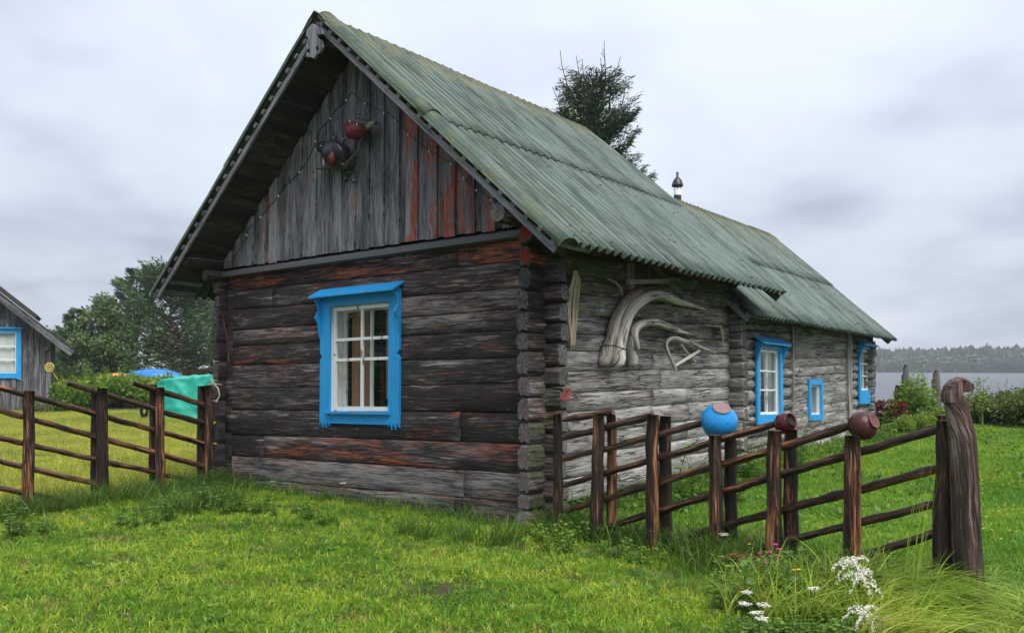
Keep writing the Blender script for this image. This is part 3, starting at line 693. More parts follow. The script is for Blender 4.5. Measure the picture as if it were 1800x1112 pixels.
def roof(rx, rz, sg, ex_, ez_, y0, y1, cols, detail=True):
    a = math.atan2(rz-ez_, abs(ex_-rx)); Ls = math.hypot(rz-ez_, ex_-rx)
    for r, (q0, q1, lift, dq) in enumerate(((.03, Ls*.5+.09, .006, .010), (Ls*.5-.09, Ls, 0, .004))):
        for c in range(cols):
            ya = y0+(y1-y0)*c/cols; yb = y0+(y1-y0)*(c+1)/cols+(.08 if c < cols-1 else 0)
            ya = round(ya/PITCH*8)*PITCH/8; yb = round(yb/PITCH*8)*PITCH/8
            sheet(rx, rz, sg, a, ya, yb, q0+rnd.uniform(-.01, .01), q1+rnd.uniform(-.015, .015), lift+(.006 if c % 2 else 0), dq, (0, .25 if c == 0 and r else .03, .45 if c == 0 else .06))
    # boards under the sheets
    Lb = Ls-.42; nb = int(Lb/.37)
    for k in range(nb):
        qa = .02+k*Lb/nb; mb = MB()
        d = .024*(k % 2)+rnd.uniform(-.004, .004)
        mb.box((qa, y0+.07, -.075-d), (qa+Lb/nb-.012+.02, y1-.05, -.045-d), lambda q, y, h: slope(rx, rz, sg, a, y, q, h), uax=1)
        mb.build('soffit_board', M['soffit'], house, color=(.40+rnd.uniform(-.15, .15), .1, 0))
    first = None; nbt = int(Ls/.2)
    for k in range(nbt):
        q = .12+k*(Ls-.2)/(nbt-1)
        if first is None:
            mb = MB(); mb.box((-.03, y0-.012, -.047), (.03, y0+.6, -.004), lambda p, y, h: slope(0, 0, sg, a, y, p, h), uax=1)
            first = mb.build('batten', M['board'], house, color=(.7, 0, 0)); o = first
        else: o = mkobj('batten', first.data, house, color=(.7, 0, 0))
        o.location = slope(rx, rz, sg, a, 0, q, 0)
    mb = MB(); mb.box((.0, y0+.012, -.112), (Ls-.03, y0+.042, -.048), lambda q, y, h: slope(rx, rz, sg, a, y, q, h), uax=0)
    mb.build('bargeboard', M['board'], house, color=(.74, .03, 0))
    mb = MB(); mb.box((.0, y1-.045, -.125), (Ls-.06, y1-.015, -.022), lambda q, y, h: slope(rx, rz, sg, a, y, q, h), uax=0)
    mb.build('bargeboard', M['board'], house, color=(.5, .03, 0))
    return a, Ls
RX, RZ = -2.75, 5.74
a1, L1 = roof(RX, RZ, 1, .69, 2.72, -.70, 4.86, 5)
roof(RX, RZ, -1, -6.19, 2.74, -.70, 4.86, 5)
R2X, R2Z = -2.25, 4.86
a2, L2 = roof(R2X, R2Z, 1, .38, 2.43, 4.42, 11.55, 6)
roof(R2X, R2Z, -1, -4.95, 2.43, 4.42, 11.55, 6)
# rolled verge pieces along the front rake
def verge(sg, q0, q1, lift, color):
    cs = [(.235, .040), (.17, .058), (.10, .092), (.03, .108), (-.03, .098), (-.07, .066), (-.085, .03), (-.086, .004)]
    mb = MB(); P = []; UV = []
    for i in range(9):
        q = q0+(q1-q0)*i/8; row = []; ur = []
        for j, (y, h) in enumerate(cs):
            row.append(slope(RX, RZ, sg, a1, -.66+y+.006*nz(q*2, j*.3, 4), q, h+lift+.008*nz(q*2.4, j*.4, 7))); ur.append((q, j*.06))
        P.append(row); UV.append(ur)
    fl = sg > 0
    mb.grid(P, UV, 0, True, flip=not fl)
    P2 = [[slope(RX, RZ, sg, a1, 0, 0, 0) for _ in cs] for _ in P]
    nn = Vector(slope(0, 0, sg, a1, 0, 0, .006))
    P2 = [[tuple(Vector(p)-nn) for p in row] for row in P]; b = len(mb.v)
    mb.grid(P2, UV, 0, True, flip=fl)
    c = len(cs)
    for i in range(8):
        for e in (0, c-1): mb.face([i*c+e, (i+1)*c+e, b+(i+1)*c+e, b+i*c+e], [(0, 0)]*4)
    for j in range(c-1):
        for r in (0, 8): mb.face([r*c+j, r*c+j+1, b+r*c+j+1, b+r*c+j], [(0, 0)]*4)
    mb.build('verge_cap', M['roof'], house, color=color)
for sg in (1, -1):
    verge(sg, L1*.5-.1, L1+.03, 0, (0, 1, .95)); verge(sg, .05, L1*.5+.02, .016, (0, .6, .8))
# ridge caps
def ridge(rx, rz, a, y0, y1, n, sag):
    for k in range(n):
        ya = y0+(y1-y0)*k/n-.06; yb = y0+(y1-y0)*(k+1)/n; mb = MB(); P = []; UV = []; m = int((yb-ya)/.0375)
        off = rnd.uniform(-.012, .012); lf = .008*(k % 2)
        for i in range(m+1):
            y = ya+(yb-ya)*i/m; wv = math.sin(2*math.pi*y/PITCH)
            row = []; ur = []
            for j, q in enumerate((-.22, -.16, -.09, -.045, 0, .045, .09, .16, .22)):
                sg = 1 if q > 0 else -1; aq = abs(q); t = aq/.22
                h = .070-.02*t+lf+.016*wv*t+.02*nz(y*1.3, q*3, k)+(-.012 if aq < .05 else 0)
                qq = aq+off*sg*t+.012*nz(y*5, sg, 2)*t
                p = slope(rx, rz, sg, a, y, qq, h) if aq > .01 else (rx, y, rz+.062+lf+.015*nz(y*1.2, 1, k))
                row.append((p[0], p[1], p[2]-sag*math.sin(math.pi*(y-y0)/(y1-y0)))); ur.append((aq*.6, y))
            P.append(row); UV.append(ur)
        mb.grid(P, UV, 0, True, flip=True)
        b = len(mb.v); mb.grid([[(p[0], p[1], p[2]-.008) for p in r] for r in P], UV, 0, True, flip=False)
        for i in range(m):
            for e in (0, 8): mb.face([i*9+e, (i+1)*9+e, b+(i+1)*9+e, b+i*9+e], [(0, 0)]*4)
        for j in range(8):
            for r in (0, m): mb.face([r*9+j, r*9+j+1, b+r*9+j+1, b+r*9+j], [(0, 0)]*4)
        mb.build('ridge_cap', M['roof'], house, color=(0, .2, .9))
ridge(RX, RZ, a1, -.70, 4.9, 5, .0); ridge(R2X, R2Z, a2, 4.86, 11.6, 6, .03)
mb = MB()       # roofing nails, hundreds of tiny heads
for (rx, rz, a, Ls, y0, y1) in ((RX, RZ, a1, L1, -.4, 4.8), (R2X, R2Z, a2, L2, 4.7, 11.5)):
    for q in (.45, 1.1, Ls*.5-.18, Ls*.5+.5, Ls-.75, Ls-.2):
        for k in range(int((y1-y0)/PITCH)):
            if rnd.random() < .62: continue
            y = (math.floor(y0/PITCH)+k+.25)*PITCH; qq = q+rnd.uniform(-.12, .12)
            mb.lathe([(.020, -.012), (.020, .008), (.012, .016), (.0, .018)], lambda x, yy, z: slope(rx, rz, 1, a, y+yy, qq+x, .062+z), 5)
tag(mb.build('roofing_nails', M['iron'], house), kind='stuff')
# gable boards, drip board, purlins
def roof_under(x, rx=RX, rz=RZ, a=a1): return rz-abs(x-rx)*math.tan(a)-.11/math.cos(a)
x = XL+.02; i = 0
while x < -.04:
    wo = rnd.uniform(.13, .19); gap = rnd.uniform(.09, .135)
    for (xa, xb, d0, d1, zb) in ((x, min(x+wo, -.02), -.075, -.048, 3.095+rnd.uniform(-.012, .012)), (x+wo-.03, min(x+wo+gap+.03, -.0), -.048, -.024, 3.11)):
        if xb-xa < .04: continue
        red = .08
        if -1.95 < xa < -.75: red = rnd.choice((.3, .55, .75, .95))
        elif xa > -.75: red = rnd.choice((.3, .5, .7))
        elif rnd.random() < .22: red = .5
        c = (rnd.uniform(.42, .80) - (.14 if xa > -.9 else 0), red*1.15, 0)
        if d0 > -.06: c = (c[0]-.16, c[1], 0)
        mb = MB(); n = 9
        za, zb2 = roof_under(xa), roof_under(xb)
        P = []; UV = []; bw = rnd.uniform(-.006, .006)
        for k in range(n+1):
            t = k/n; row = []; ur = []
            for (xx, dd, zt) in ((xa, d1, za), (xa, d0+.004, za), (xa+.006, d0, za), (xb-.006, d0, zb2), (xb, d0+.004, zb2), (xb, d1, zb2)):
                z = zb+(zt-zb)*t
                row.append((xx+bw*math.sin(t*3)+.0015*nz(z*6, xx), dd+.003*nz(z*1.5, xa, 2), z)); ur.append((z, xx))
            P.append(row); UV.append(ur)
        q = mb.grid(P, UV, 0, False, flip=False)
        mb.face([q+j for j in range(6)][::-1], [(0, 0)]*6)
        mb.build('gable_board', M['board'], house, color=c)
    x += wo+gap
mb = MB(); mb.poly([(0, 3.09), (-.10, 3.045), (-.105, 2.985), (-.05, 2.975), (0, 2.975)], XL-.0, -.15, lambda a, d, z: (d, a, z))
mb.build('drip_board', M['board'], house, color=(.5, .06, .1))
for (yy, d) in ((4.70, .03), (11.40, .03)):
    rr = (RX, RZ, a1, XL, 0) if yy < 6 else (R2X, R2Z, a2, -4.5, -.05)
    k = 0; xx = rr[3]
    while xx < rr[4]-.1:
        zt = min(roof_under(xx, *rr[:3]), roof_under(min(xx+.3, rr[4]), *rr[:3])); zt2 = roof_under(min(xx+.15, rr[4]), *rr[:3])
        mb = MB(); mb.poly([(xx, 2.4), (xx+.29, 2.4), (xx+.29, roof_under(xx+.29, *rr[:3])), (xx, roof_under(xx, *rr[:3]))], yy, yy+d, lambda a, dd, z: (a, dd, z))
        mb.build('gable_board', M['board'], house, color=(.5, .1, 0)); xx += .3
for (px, pz, r, y0) in ((-5.6, 3.19, .10, -.60), (-5.54, 2.99, .08, -.32), (-.09, 3.125, .10, -.66), (.02, 2.965, .10, -.34), (-2.75, 5.50, .07, -.55)):
    mb = MB(); mb.sweep([(px, y0, pz), (px, y0+.01, pz), (px, y0*.5, pz+.005), (px, .3, pz), (px, 4.6, pz)], [r*.94, r, r*1.02, r, r], 14, rough=.1, seed=px, capmi=1)
    red = .8 if abs(px-.02) < .01 else 0
    mb.build('purlin', [M['dark_log'], M['end']], house, color=(.42 if px < 0 else .28, red, 0))
pts = [(1120, 160), (1150, 180), (1175, 190), (1185, 225), (1165, 235), (1150, 220), (1150, 250), (1180, 270), (1184, 320), (1168, 355), (1150, 350), (1165, 320), (1155, 303), (1140, 320), (1150, 360), (1130, 388), (1110, 375), (1085, 378), (1080, 350), (1100, 345), (1112, 352), (1100, 325), (1080, 320), (1085, 285), (1095, 260), (1080, 235), (1085, 200)]
pp = [hl(250+x/3.707, y/3.707, 1, -.76) for x, y in pts]
mb = MB(); mb.poly([(p.x, p.z) for p in pp], -.79, -.755, lambda a, d, z: (a, d, z)); mb.build('carved_pendant', M['board'], house, color=(.68, .05, 0))
# stovepipe
p = hl(1191, 355, 1, 7.3); T = lambda x, y, z: (p.x+x, 7.3+y, p.z+z)
mb = MB(); mb.lathe([(.07, -.9), (.07, .12)], T, 14); mb.lathe([(.105, .30), (.10, .335), (.075, .40), (.03, .455), (.022, .46), (.022, .55), (0, .555)], T, 14)
mb.lathe([(.0, .28), (.10, .285), (.105, .30)], T, 14)
for k in range(4):
    a = k*math.pi/2+.4; mb.sweep([T(.06*math.cos(a), .06*math.sin(a), .10), T(.06*math.cos(a), .06*math.sin(a), .30)], .006, 5)
pipe = mb.build('stovepipe', M['metalblack'], house)
mb = MB(); mb.lathe([(.066, .12), (.066, .235), (.0, .236)], T, 14); mb.build('pale_collar', M['white'], pipe)

# ---- windows
def window(T, a0, a1, z0, z1, cw, cols_w, rows_h, deco, depth=.10, sill=True, sw=.045, flake=.2, top=.12, apron=.12, curtains=()):
    """a0..a1, z0..z1: outer casing; cw casing board width; opening inside it"""
    A0, A1, Z0, Z1 = a0+cw, a1-cw, z0+apron, z1-top
    def side_board(xa, xb, mirror):
        if not deco: return [(xa, z0), (xb, z0), (xb, z1), (xa, z1)]
        wd = xb-xa; zz = z0+.62*(z1-z0)*.85
        P = [(0, z0+.02), (.17, z0+.075), (.33, z0-.01), (.5, z0+.075), (.67, z0-.01), (.83, z0+.075), (1, z0+.02), (1, z1), (0, z1), (0, z0+.93), (.22, z0+.885), (.0, z0+.84)]
        return [((xa+wd*c) if not mirror else (xb-wd*c), z) for c, z in P]
    mb = MB(); mb.poly(side_board(a0, A0, False), .0, .035, T); mb.poly(side_board(A1, a1, True), .0, .035, T)
    mb.poly([(A0+.001, Z1), (A1-.001, Z1), (A1-.001, z1), (A0+.001, z1)], .0, .032, T)
    W = mb.build('window', M['blue'], house, color=(flake*.5, 0, 0))
    if sill:
        mb = MB(); mb.poly([(A0-.05, Z0-.03), (A1+.04, Z0-.03), (A1+.04, Z0), (A0-.05, Z0)], -.06, .075, T)
        mb.build('sill', M['blue'], W, color=(flake*3.2, 0, 0))
        mb = MB(); mb.poly([(A0+.001, Z0-apron*.75), (A1-.001, Z0-apron*.75), (A1-.001, Z0-.031), (A0+.001, Z0-.031)], .0, .028, T); mb.build('apron', M['blue'], W, color=(.1, 0, 0))
    else:
        mb = MB(); mb.poly([(A0+.001, z0), (A1-.001, z0), (A1-.001, Z0), (A0+.001, Z0)], .0, .032, T); mb.build('apron', M['blue'], W, color=(.1, 0, 0))
    if deco is not False:
        pj = .19 if deco else .16
        mb = MB()        # sloping hood
        P = [(a0-.05, 0.0, z1+.085), (a1+.05, 0.0, z1+.085), (a1+.05, pj, z1-.02), (a0-.05, pj, z1-.02)]
        q = mb.add([T(*x) for x in P]+[T(x[0], x[1], x[2]-.022) for x in P])
        for f in ((0, 1, 2, 3), (7, 6, 5, 4), (0, 4, 5, 1), (1, 5, 6, 2), (2, 6, 7, 3), (3, 7, 4, 0)): mb.face([q+i for i in f], [(0, 0)]*4)
        mb.build('hood', M['blue'], W, color=(flake*2.0, 0, 0))
        for xa in (a0-.012, a1-.014):
            zb = z1-.03
            prof = [(.03, zb-.52), (.045, zb-.48), (.07, zb-.33), (.125, zb-.25), (.065, zb-.16), (.09, zb-.08), (.155, zb+.01), (.0355, zb+.05)] if deco else [(.035, zb-.30), (.06, zb-.2), (.13, zb-.0), (.035, zb+.04)]
            mb = MB(); mb.poly([(d, z) for d, z in prof], xa, xa+.026, lambda d, a, z: T(a, d, z)); mb.build('bracket', M['blue'], W, color=(.1, 0, 0))
    # reveal, sash, panes
    mb = MB(); t = .02
    for (p, q, r, s) in ((A0-.03, A0-.002, Z0-.03, Z1+.03), (A1+.002, A1+.03, Z0-.03, Z1+.03), (A0-.002, A1+.002, Z1, Z1+.03), (A0-.002, A1+.002, Z0-.028, Z0-.002)): mb.poly([(p, r), (q, r), (q, s), (p, s)], -.24, -.002, T)
    mb.build('reveal', M['white'], W, color=(0, 0, 0))
    def sash(d, fr, mu, nm, rows_h, cols_w):
        mb = MB(); c0, c1, e0, e1 = A0+.012, A1-.012, Z0+.002, Z1-.012
        for r in ([(c0, e0), (c0+fr, e0), (c0+fr, e1), (c0, e1)], [(c1-fr, e0), (c1, e0), (c1, e1), (c1-fr, e1)], [(c0+fr, e1-fr), (c1-fr, e1-fr), (c1-fr, e1), (c0+fr, e1)], [(c0+fr, e0), (c1-fr, e0), (c1-fr, e0+fr*1.2), (c0+fr, e0+fr*1.2)]): mb.poly(r, d, d+.035, T)
        px = [c0+fr]; tw = sum(cols_w)
        for wv in cols_w: px.append(px[-1]+(c1-c0-2*fr)*wv/tw)
        pz = [e0+fr*1.2]; th_ = sum(rows_h)
        for hv in rows_h: pz.append(pz[-1]+(e1-e0-2.2*fr)*hv/th_)
        for xx in px[1:-1]: mb.poly([(xx-mu/2, e0+fr*1.2), (xx+mu/2, e0+fr*1.2), (xx+mu/2, e1-fr), (xx-mu/2, e1-fr)], d+.003, d+.031, T)
        for zz in pz[1:-1]:
            for i in range(len(px)-1): mb.poly([(px[i]+(mu/2 if i else 0), zz-mu/2), (px[i+1]-(mu/2 if i < len(px)-2 else 0), zz-mu/2), (px[i+1]-(mu/2 if i < len(px)-2 else 0), zz+mu/2), (px[i]+(mu/2 if i else 0), zz+mu/2)], d+.003, d+.032, T)
        mb.build(nm, M['white'], W, color=(.28, 0, 0))
        for i in range(len(px)-1):
            for j in range(len(pz)-1):
                mb = MB(); mb.poly([(px[i], pz[j]), (px[i+1], pz[j]), (px[i+1], pz[j+1]), (px[i], pz[j+1])], d+.014, d+.017, T); mb.build('pane', M['glass'], W)
    sash(-.055, sw, sw*.8, 'sash', rows_h, cols_w)
    if deco: sash(-.215, .05, .045, 'inner_sash', (1,), cols_w)
    for (ca, cb, mat, cz0) in curtains:
        P = []; UV = []; n = 26
        for i in range(n+1):
            s = ca+(cb-ca)*i/n; d = -.29+.022*math.sin(s*70+1.5*nz(s*9))
            P.append([T(s, d, Z0+cz0), T(s+.01*nz(s*8), d, (Z0+Z1)/2), T(s, d, Z1+.03)]); UV.append([(s, 0), (s, .5), (s, 1)])
        mb = MB(); mb.grid(P, UV); mb.build('curtain', M[mat], W)
    return W
window(TF, -3.46, -2.06, .935, 2.585, .18, (1, 1), (315, 135, 195), True, top=.145, apron=.20, flake=.12, curtains=((-3.2, -2.86, 'curtain', 0.0), (-2.62, -2.45, 'curtain', 0.15)))
window(TS2, 5.53, 6.56, .90, 2.16, .11, (1, 1), (1.15, 1, 1), None, top=.10, apron=.14, sill=False, sw=.035, curtains=((5.66, 5.95, 'lace', 0), (6.1, 6.45, 'lace', .3)))
window(TS2, 7.76, 8.44, .91, 1.62, .09, (1,), (1,), False, top=.09, apron=.10, sill=False, sw=.02, curtains=((7.86, 8.1, 'lace', 0),))
window(TS2, 10.54, 11.36, 1.18, 2.36, .09, (1, 1), (1, 1, 1), None, top=.10, apron=.27, sill=False, sw=.03, curtains=((10.64, 10.9, 'lace', 0), (11.0, 11.25, 'lace', 0)))

# ------------------------------------------------------------------ pole fences
def vplane(u, v, P, D):                 # photo pixel -> point on the vertical plane through P along D
    n = Vector((D[1], -D[0], 0)); r = ray(u, v)
    t = (n.x*P[0]+n.y*P[1])/(n.x*r.x+n.y*r.y); p = r*t; return Vector((p.x, p.y, p.z+EYE))
def post(name, parent, base, top, r, seed, color, lean=0.0):
    n = 9; b = Vector(base); t = Vector(top)
    pts = [b+(t-b)*k/n+Vector((.012*nz(k*.5, seed), .012*nz(seed, k*.5), 0)) for k in range(n+1)]
    rad = [r*(1.12-.18*k/n)*(1+.07*nz(k*.8, seed, 5)) for k in range(n+1)]
    rad[-1] *= .93
    mb = MB(); mb.sweep(pts, rad, 11, rough=.16, seed=seed, capmi=1); return mb.build(name, [M['bark'], M['pole_end']], parent, color=(*color[:1], 0.0, 0.0)) if False else mb.build(name, [M['bark'], M['pole_end']], parent, color=color)
def pole(parent, a, b, r0, r1, seed, color):
    n = max(6, int((b-a).length/.12))
    pts = [a+(b-a)*k/n+Vector((0, 0, .010*nz(k*.28, seed)+.006*nz(k*.9, seed, 3)))+Vector((.010*nz(k*.4, 3, seed), .010*nz(seed, k*.4, 9), 0)) for k in range(n+1)]
    rad = []
    for k in range(n+1):
        kn = max(0, nz(k*1.35, seed, 11)-.28)*.55
        rad.append((r0+(r1-r0)*k/n)*(1+.10*nz(k*.7, seed, 5)+kn))
    rad[0] *= .8; rad[-1] *= .8
    mb = MB(); mb.sweep(pts, rad, 11, rough=.22, seed=seed, capmi=1); return mb.build('rail', [M['bark'], M['pole_end']], parent, color=color)
def fence(name, label, P0, P1, posts, rails, off, pr, rr, group):
    P0 = Vector(P0); P1 = Vector(P1); D = (P1-P0); D.z = 0; D.normalize(); Nn = Vector((-D.y, D.x, 0))
    if Nn.y < 0: Nn = -Nn
    o = thing(name, label, 'fence', (P0.x, P0.y, gz(P0.x, P0.y)), group)
    O = o.location
    for k, (u, vt, two, dv) in enumerate(posts):
        p = vplane(u, vt, P0, D); g = gz(p.x, p.y)-.12
        q = p-Nn*off-D*.0
        s = 3.7*k+P0.x
        post('post', o, Vector((q.x+rnd.uniform(-.03, .03), q.y, g))-O, q-O, pr*rnd.uniform(.9, 1.1)*(.72 if two is None else 1), s, (.36+rnd.uniform(-.08, .08), rnd.uniform(.6, 1.0), 0))
        if two:
            q = p+Nn*off+D*dv; q.z += rnd.uniform(-.02, .03)
            post('post', o, Vector((q.x, q.y, g))-O, q-O, pr*rnd.uniform(.78, .95), s+1.9, (.36+rnd.uniform(-.08, .08), rnd.uniform(.5, .9), 0))
    for k, (u0, v0, u1, v1) in enumerate(rails):
        a = vplane(u0, v0, P0, D); b = vplane(u1, v1, P0, D)
        pole(o, a-O, b-O, rr*rnd.uniform(.85, 1.0), rr*rnd.uniform(.95, 1.12), 5.3*k+P0.y, (.48+rnd.uniform(-.1, .14), rnd.uniform(.65, 1.0), .05))
    return o, D, Nn
RA, RB = (.478, 8.93), (3.06, 6.16)
rf, RD, RN = fence('pole_fence', 'dark brown slanting pole fence running from the cabin corner to the carved post', (*RA, 0), (*RB, 0),
    [(990, 726, None, 0), (1062, 725, True, .03), (1156, 728, True, .03), (1266, 763, True, .05), (1371, 755, True, .05), (1508, 764, False, 0), (1668, 738, True, -.06)],
    [(960, 733, 986, 727), (990, 737, 1078, 724), (988, 771, 1148, 731), (986, 808, 1246, 741), (988, 853, 1366, 744), (994, 897, 1496, 748), (1064, 926, 1652, 753), (1185, 947, 1655, 821), (1302, 969, 1658, 883), (1500, 979, 1658, 932), (1608, 1006, 1660, 997)],
    .075, .060, .031, 'slanting pole fences beside the cabin')
LA, LB = (-5.42, 9.95), (-4.22, 12.45)
lf, LD, LN = fence('pole_fence', 'dark brown slanting pole fence left of the cabin with the blue boat seen over it', (*LA, 0), (*LB, 0),
    [(44, 686, False, 0), (172, 682, True, .03), (274, 680, True, .02), (360, 677, True, .0)],
    [(-60, 665, 378, 785), (117, 673, 366, 746), (232, 673, 365, 713), (-60, 705, 360, 819), (-60, 757, 350, 847), (-60, 797, 246, 868), (-60, 847, 148, 885)],
    .07, .062, .034, 'slanting pole fences beside the cabin')
# one more pair of posts where the left fence leaves the picture
# ---- carved post
def carved():
    d = 6.05; P = lambda u, v, dd=0: at(u, v, d+dd)
    base = P(1701, 1070); o = thing('carved_post', 'massive dark wooden post with a carved beaked head at its top', 'carved post', (base.x, base.y, gz(base.x, base.y)))
    O = o.location; k = d/F
    sp = [(1706, 1090, 25.5), (1705, 1060, 25.5), (1702, 1000, 25.5), (1699, 950, 25), (1697, 900, 24.5), (1695, 850, 24.5), (1692.5, 800, 24), (1690, 767, 23.5), (1685, 735, 21.5), (1680, 712, 19), (1674, 698, 17), (1671, 686, 14), (1672, 676, 8)]
    mb = MB(); mb.sweep([P(u, v)-O for u, v, r in sp], [r*k for u, v, r in sp], 18, rough=.07, seed=3, flat=.92, capmi=0)
    mb.build('shaft', M['postwood'], o, color=(.46, .5, .15))
    # head: carved block tapering to a blunt beak that points right
    prof = [(1657.5, 707), (1657, 691), (1662, 677), (1672, 667), (1684, 662), (1695, 664), (1708, 675), (1709, 683), (1700, 689), (1690, 688), (1684, 691.5), (1681, 706)]
    pr = [P(u, v)-O for u, v in prof]; c = sum(pr, Vector())/len(pr)
    mb = MB(); lay = []
    for (dd, s) in ((-.060, .80), (-.045, .94), (-.015, 1.0), (.02, 1.0), (.045, .94), (.06, .80)):
        lay.append([(c.x+(p.x-c.x)*s, p.y+dd+.006*nz(p.x*20, p.z*20, dd*9), c.z+(p.z-c.z)*(s if p.z > c.z-.02 else 1.0)) for p in pr+[pr[0]]])
    q = mb.grid(lay, [[(p[2], p[0]+p[1]) for p in L] for L in lay], 0, False, flip=False); n = len(lay[0])
    mb.face([q+i for i in range(n-1)], [(p[2], p[0]) for p in lay[0][:-1]]); mb.face([q+5*n+i for i in range(n-1)][::-1], [(p[2], p[0]) for p in lay[-1][:-1]][::-1])
    mb.build('beaked_head', M['postwood'], o, color=(.52, .4, .25))
carved()
# ---- pots on the posts
def pot(name, label, u, v, rpx, d, prof, mats, tilt, axis_az, mouth):
    c = at(u, v, d); r = rpx*d/F; o = thing(name, label, 'pot', c)
    A = Matrix.Rotation(axis_az, 3, 'Z') @ Matrix.Rotation(tilt, 3, 'Y')
    T = lambda x, y, z: tuple(A @ Vector((x*r, y*r, z*r)))
    mb = MB(); mb.lathe(prof, T, 36, rough=.045); mb.build('body', M[mats[0]], o)
    mb = MB(); mb.lathe(mouth, T, 32); mb.build('base' if mats[1] != 'soot' else 'mouth', M[mats[1]], o)
    return o
az = lambda ex, ey: math.atan2(ey, ex)
pot('clay_pot', 'large bright blue pot upside down on a fence post', 1264.5, 738, 32, 7.66,
    [(.5, -.92), (.6, -.88), (.80, -.66), (.95, -.32), (1.0, -.05), (.98, .16), (.88, .38), (.70, .58), (.56, .70), (.50, .75), (.475, .80)], ('bluepot', 'potbase'), R(34), az(.05, -1), [(.475, .80), (.50, .815), (.49, .84), (.45, .85), (0, .84)])
pot('clay_pot', 'small maroon pot with a broken dark mouth on a fence post', 1379.5, 744, 19, 7.2,
    [(0, -.9), (.4, -.88), (.8, -.6), (1, -.1), (.98, .25), (.82, .6), (.66, .76), (.60, .80), (.58, .86), (.66, .93), (.62, .94), (.52, .84), (.5, .74), (.7, .5), (.6, -.3), (0, -.5)], ('maroonpot', 'soot'), R(62), az(.55, -.85), [(.50, .74), (.35, .55), (0, .5)])
pot('clay_pot', 'brown speckled pot lying on the fence post nearest the carved post', 1516, 748.5, 25.5, 6.7,
    [(0, -.86), (.45, -.84), (.82, -.58), (1, -.12), (1.0, .2), (.86, .55), (.66, .74), (.54, .80), (.49, .84), (.50, .93), (.54, .97)], ('brownpot', 'potspeck'), R(66), az(.62, -.78), [(.54, .97), (.52, 1.0), (.46, 1.0), (.44, .985), (0, .985)])

# ------------------------------------------------------------------ things hanging on the cabin
def hanging(name, label, cat, p, group=None):
    return thing(name, label, cat, hw(p), group)
def hsweep(o, mb, pix, off, rads, n=10, rough=.12, seed=0, flat=1.0, sq=0.0, taper=None):
    pts = []
    for i, (u, v) in enumerate(pix):
        x = off[i] if isinstance(off, (list, tuple)) else off
        pts.append(hw(hl(u, v, 0, x))-o.location)
    # refine with a Catmull-Rom curve
    P = []; Rr = []
    for i in range(len(pts)-1):
        p0, p1, p2, p3 = pts[max(0, i-1)], pts[i], pts[i+1], pts[min(len(pts)-1, i+2)]
        for k in range(4):
            t = k/4
            P.append(.5*((2*p1)+(p2-p0)*t+(2*p0-5*p1+4*p2-p3)*t*t+(3*p1-p0-3*p2+p3)*t**3)); Rr.append(rads[i]+(rads[i+1]-rads[i])*t)
    P.append(pts[-1]); Rr.append(rads[-1])
    mb.sweep(P, Rr, n, rough=rough, seed=seed, flat=flat, sq=sq, upv=tuple(HX))
    return mb
m1 = 1/150.0
o = hanging('timber_knee', 'largest curved root timber on the long wall, thick and split at its lower end', 'carved timber', (.1, 1.3, 2.0), 'curved root timbers hung on the wall')
K = lambda *px: [p/150.0 for p in px]
mb = hsweep(o, MB(), [(1085, 645), (1085, 640), (1086, 630), (1088, 612), (1092, 592), (1097, 574), (1105, 553), (1118, 535), (1138, 521), (1165, 520), (1190, 530), (1214, 536), (1242, 544)], [.16, .16, .16, .15, .14, .13, .12, .12, .11, .10, .09, .08, .06], K(6, 11, 13, 11, 9.5, 9.5, 10, 11.5, 12.5, 10.5, 7.5, 5.5, 1.5), 14, .20, 2, .8, .5)
mb.build('curved_beam', M['driftwood'], o, color=(.80, .3, .0))
mb = hsweep(o, MB(), [(1062, 642), (1062, 637), (1065, 626), (1070, 607), (1075, 588), (1079, 568), (1087, 548), (1099, 530), (1116, 514), (1142, 507), (1164, 511)], .08, K(6, 10, 12, 10, 9.5, 9.5, 9.5, 9, 8, 5, 1.5), 12, .2, 5, .7, .5)
mb.build('rear_half', M['driftwood'], o, color=(.50, .4, .05))
mb = MB(); pts = [hw(hl(u, v, 0, x))-o.location for u, v, x in ((1054, 611, .05), (1060, 607, .2), (1080, 607, .26), (1100, 614, .22), (1101, 618, .08))]
mb.sweep(pts, .007, 5); mb.build('wire_tie', M['wire'], o)
o = hanging('timber_knee', 'middle curved root timber, slimmer and paler, hooked like a horn', 'carved timber', (.1, 1.7, 1.9), 'curved root timbers hung on the wall')
mb = hsweep(o, MB(), [(1122, 613), (1118, 602), (1115, 590), (1117, 578), (1128, 569), (1148, 566), (1172, 573), (1196, 583), (1219, 588)], [.16, .15, .14, .13, .12, .10, .09, .08, .07], K(2.5, 6, 8, 8.5, 8.5, 8, 7, 4.8, 1.5), 12, .16, 8, .8, .45)
mb.build('curved_beam', M['driftwood'], o, color=(.78, .1, .0))
mb = hsweep(o, MB(), [(1113, 644), (1113, 639), (1112, 628), (1107, 612), (1107, 596), (1112, 582)], .09, K(5, 9.5, 11, 8, 7, 6), 11, .18, 9, .75, .4); mb.build('knobbed_root', M['driftwood'], o, color=(.80, .15, .0))
o = hanging('timber_knee', 'smallest bent wood frame on the long wall with two crossed sticks', 'carved timber', (.1, 2.8, 1.9), 'curved root timbers hung on the wall')
mb = hsweep(o, MB(), [(1188, 649), (1178, 628), (1171, 609), (1174, 598), (1185, 594), (1200, 598), (1228, 609), (1257, 620)], [.12, .11, .10, .09, .08, .08, .07, .06], [.018, .022, .024, .028, .032, .034, .03, .02], 10, .08, 3, .8); mb.build('bent_stick', M['driftwood'], o, color=(.62, 0, 0))
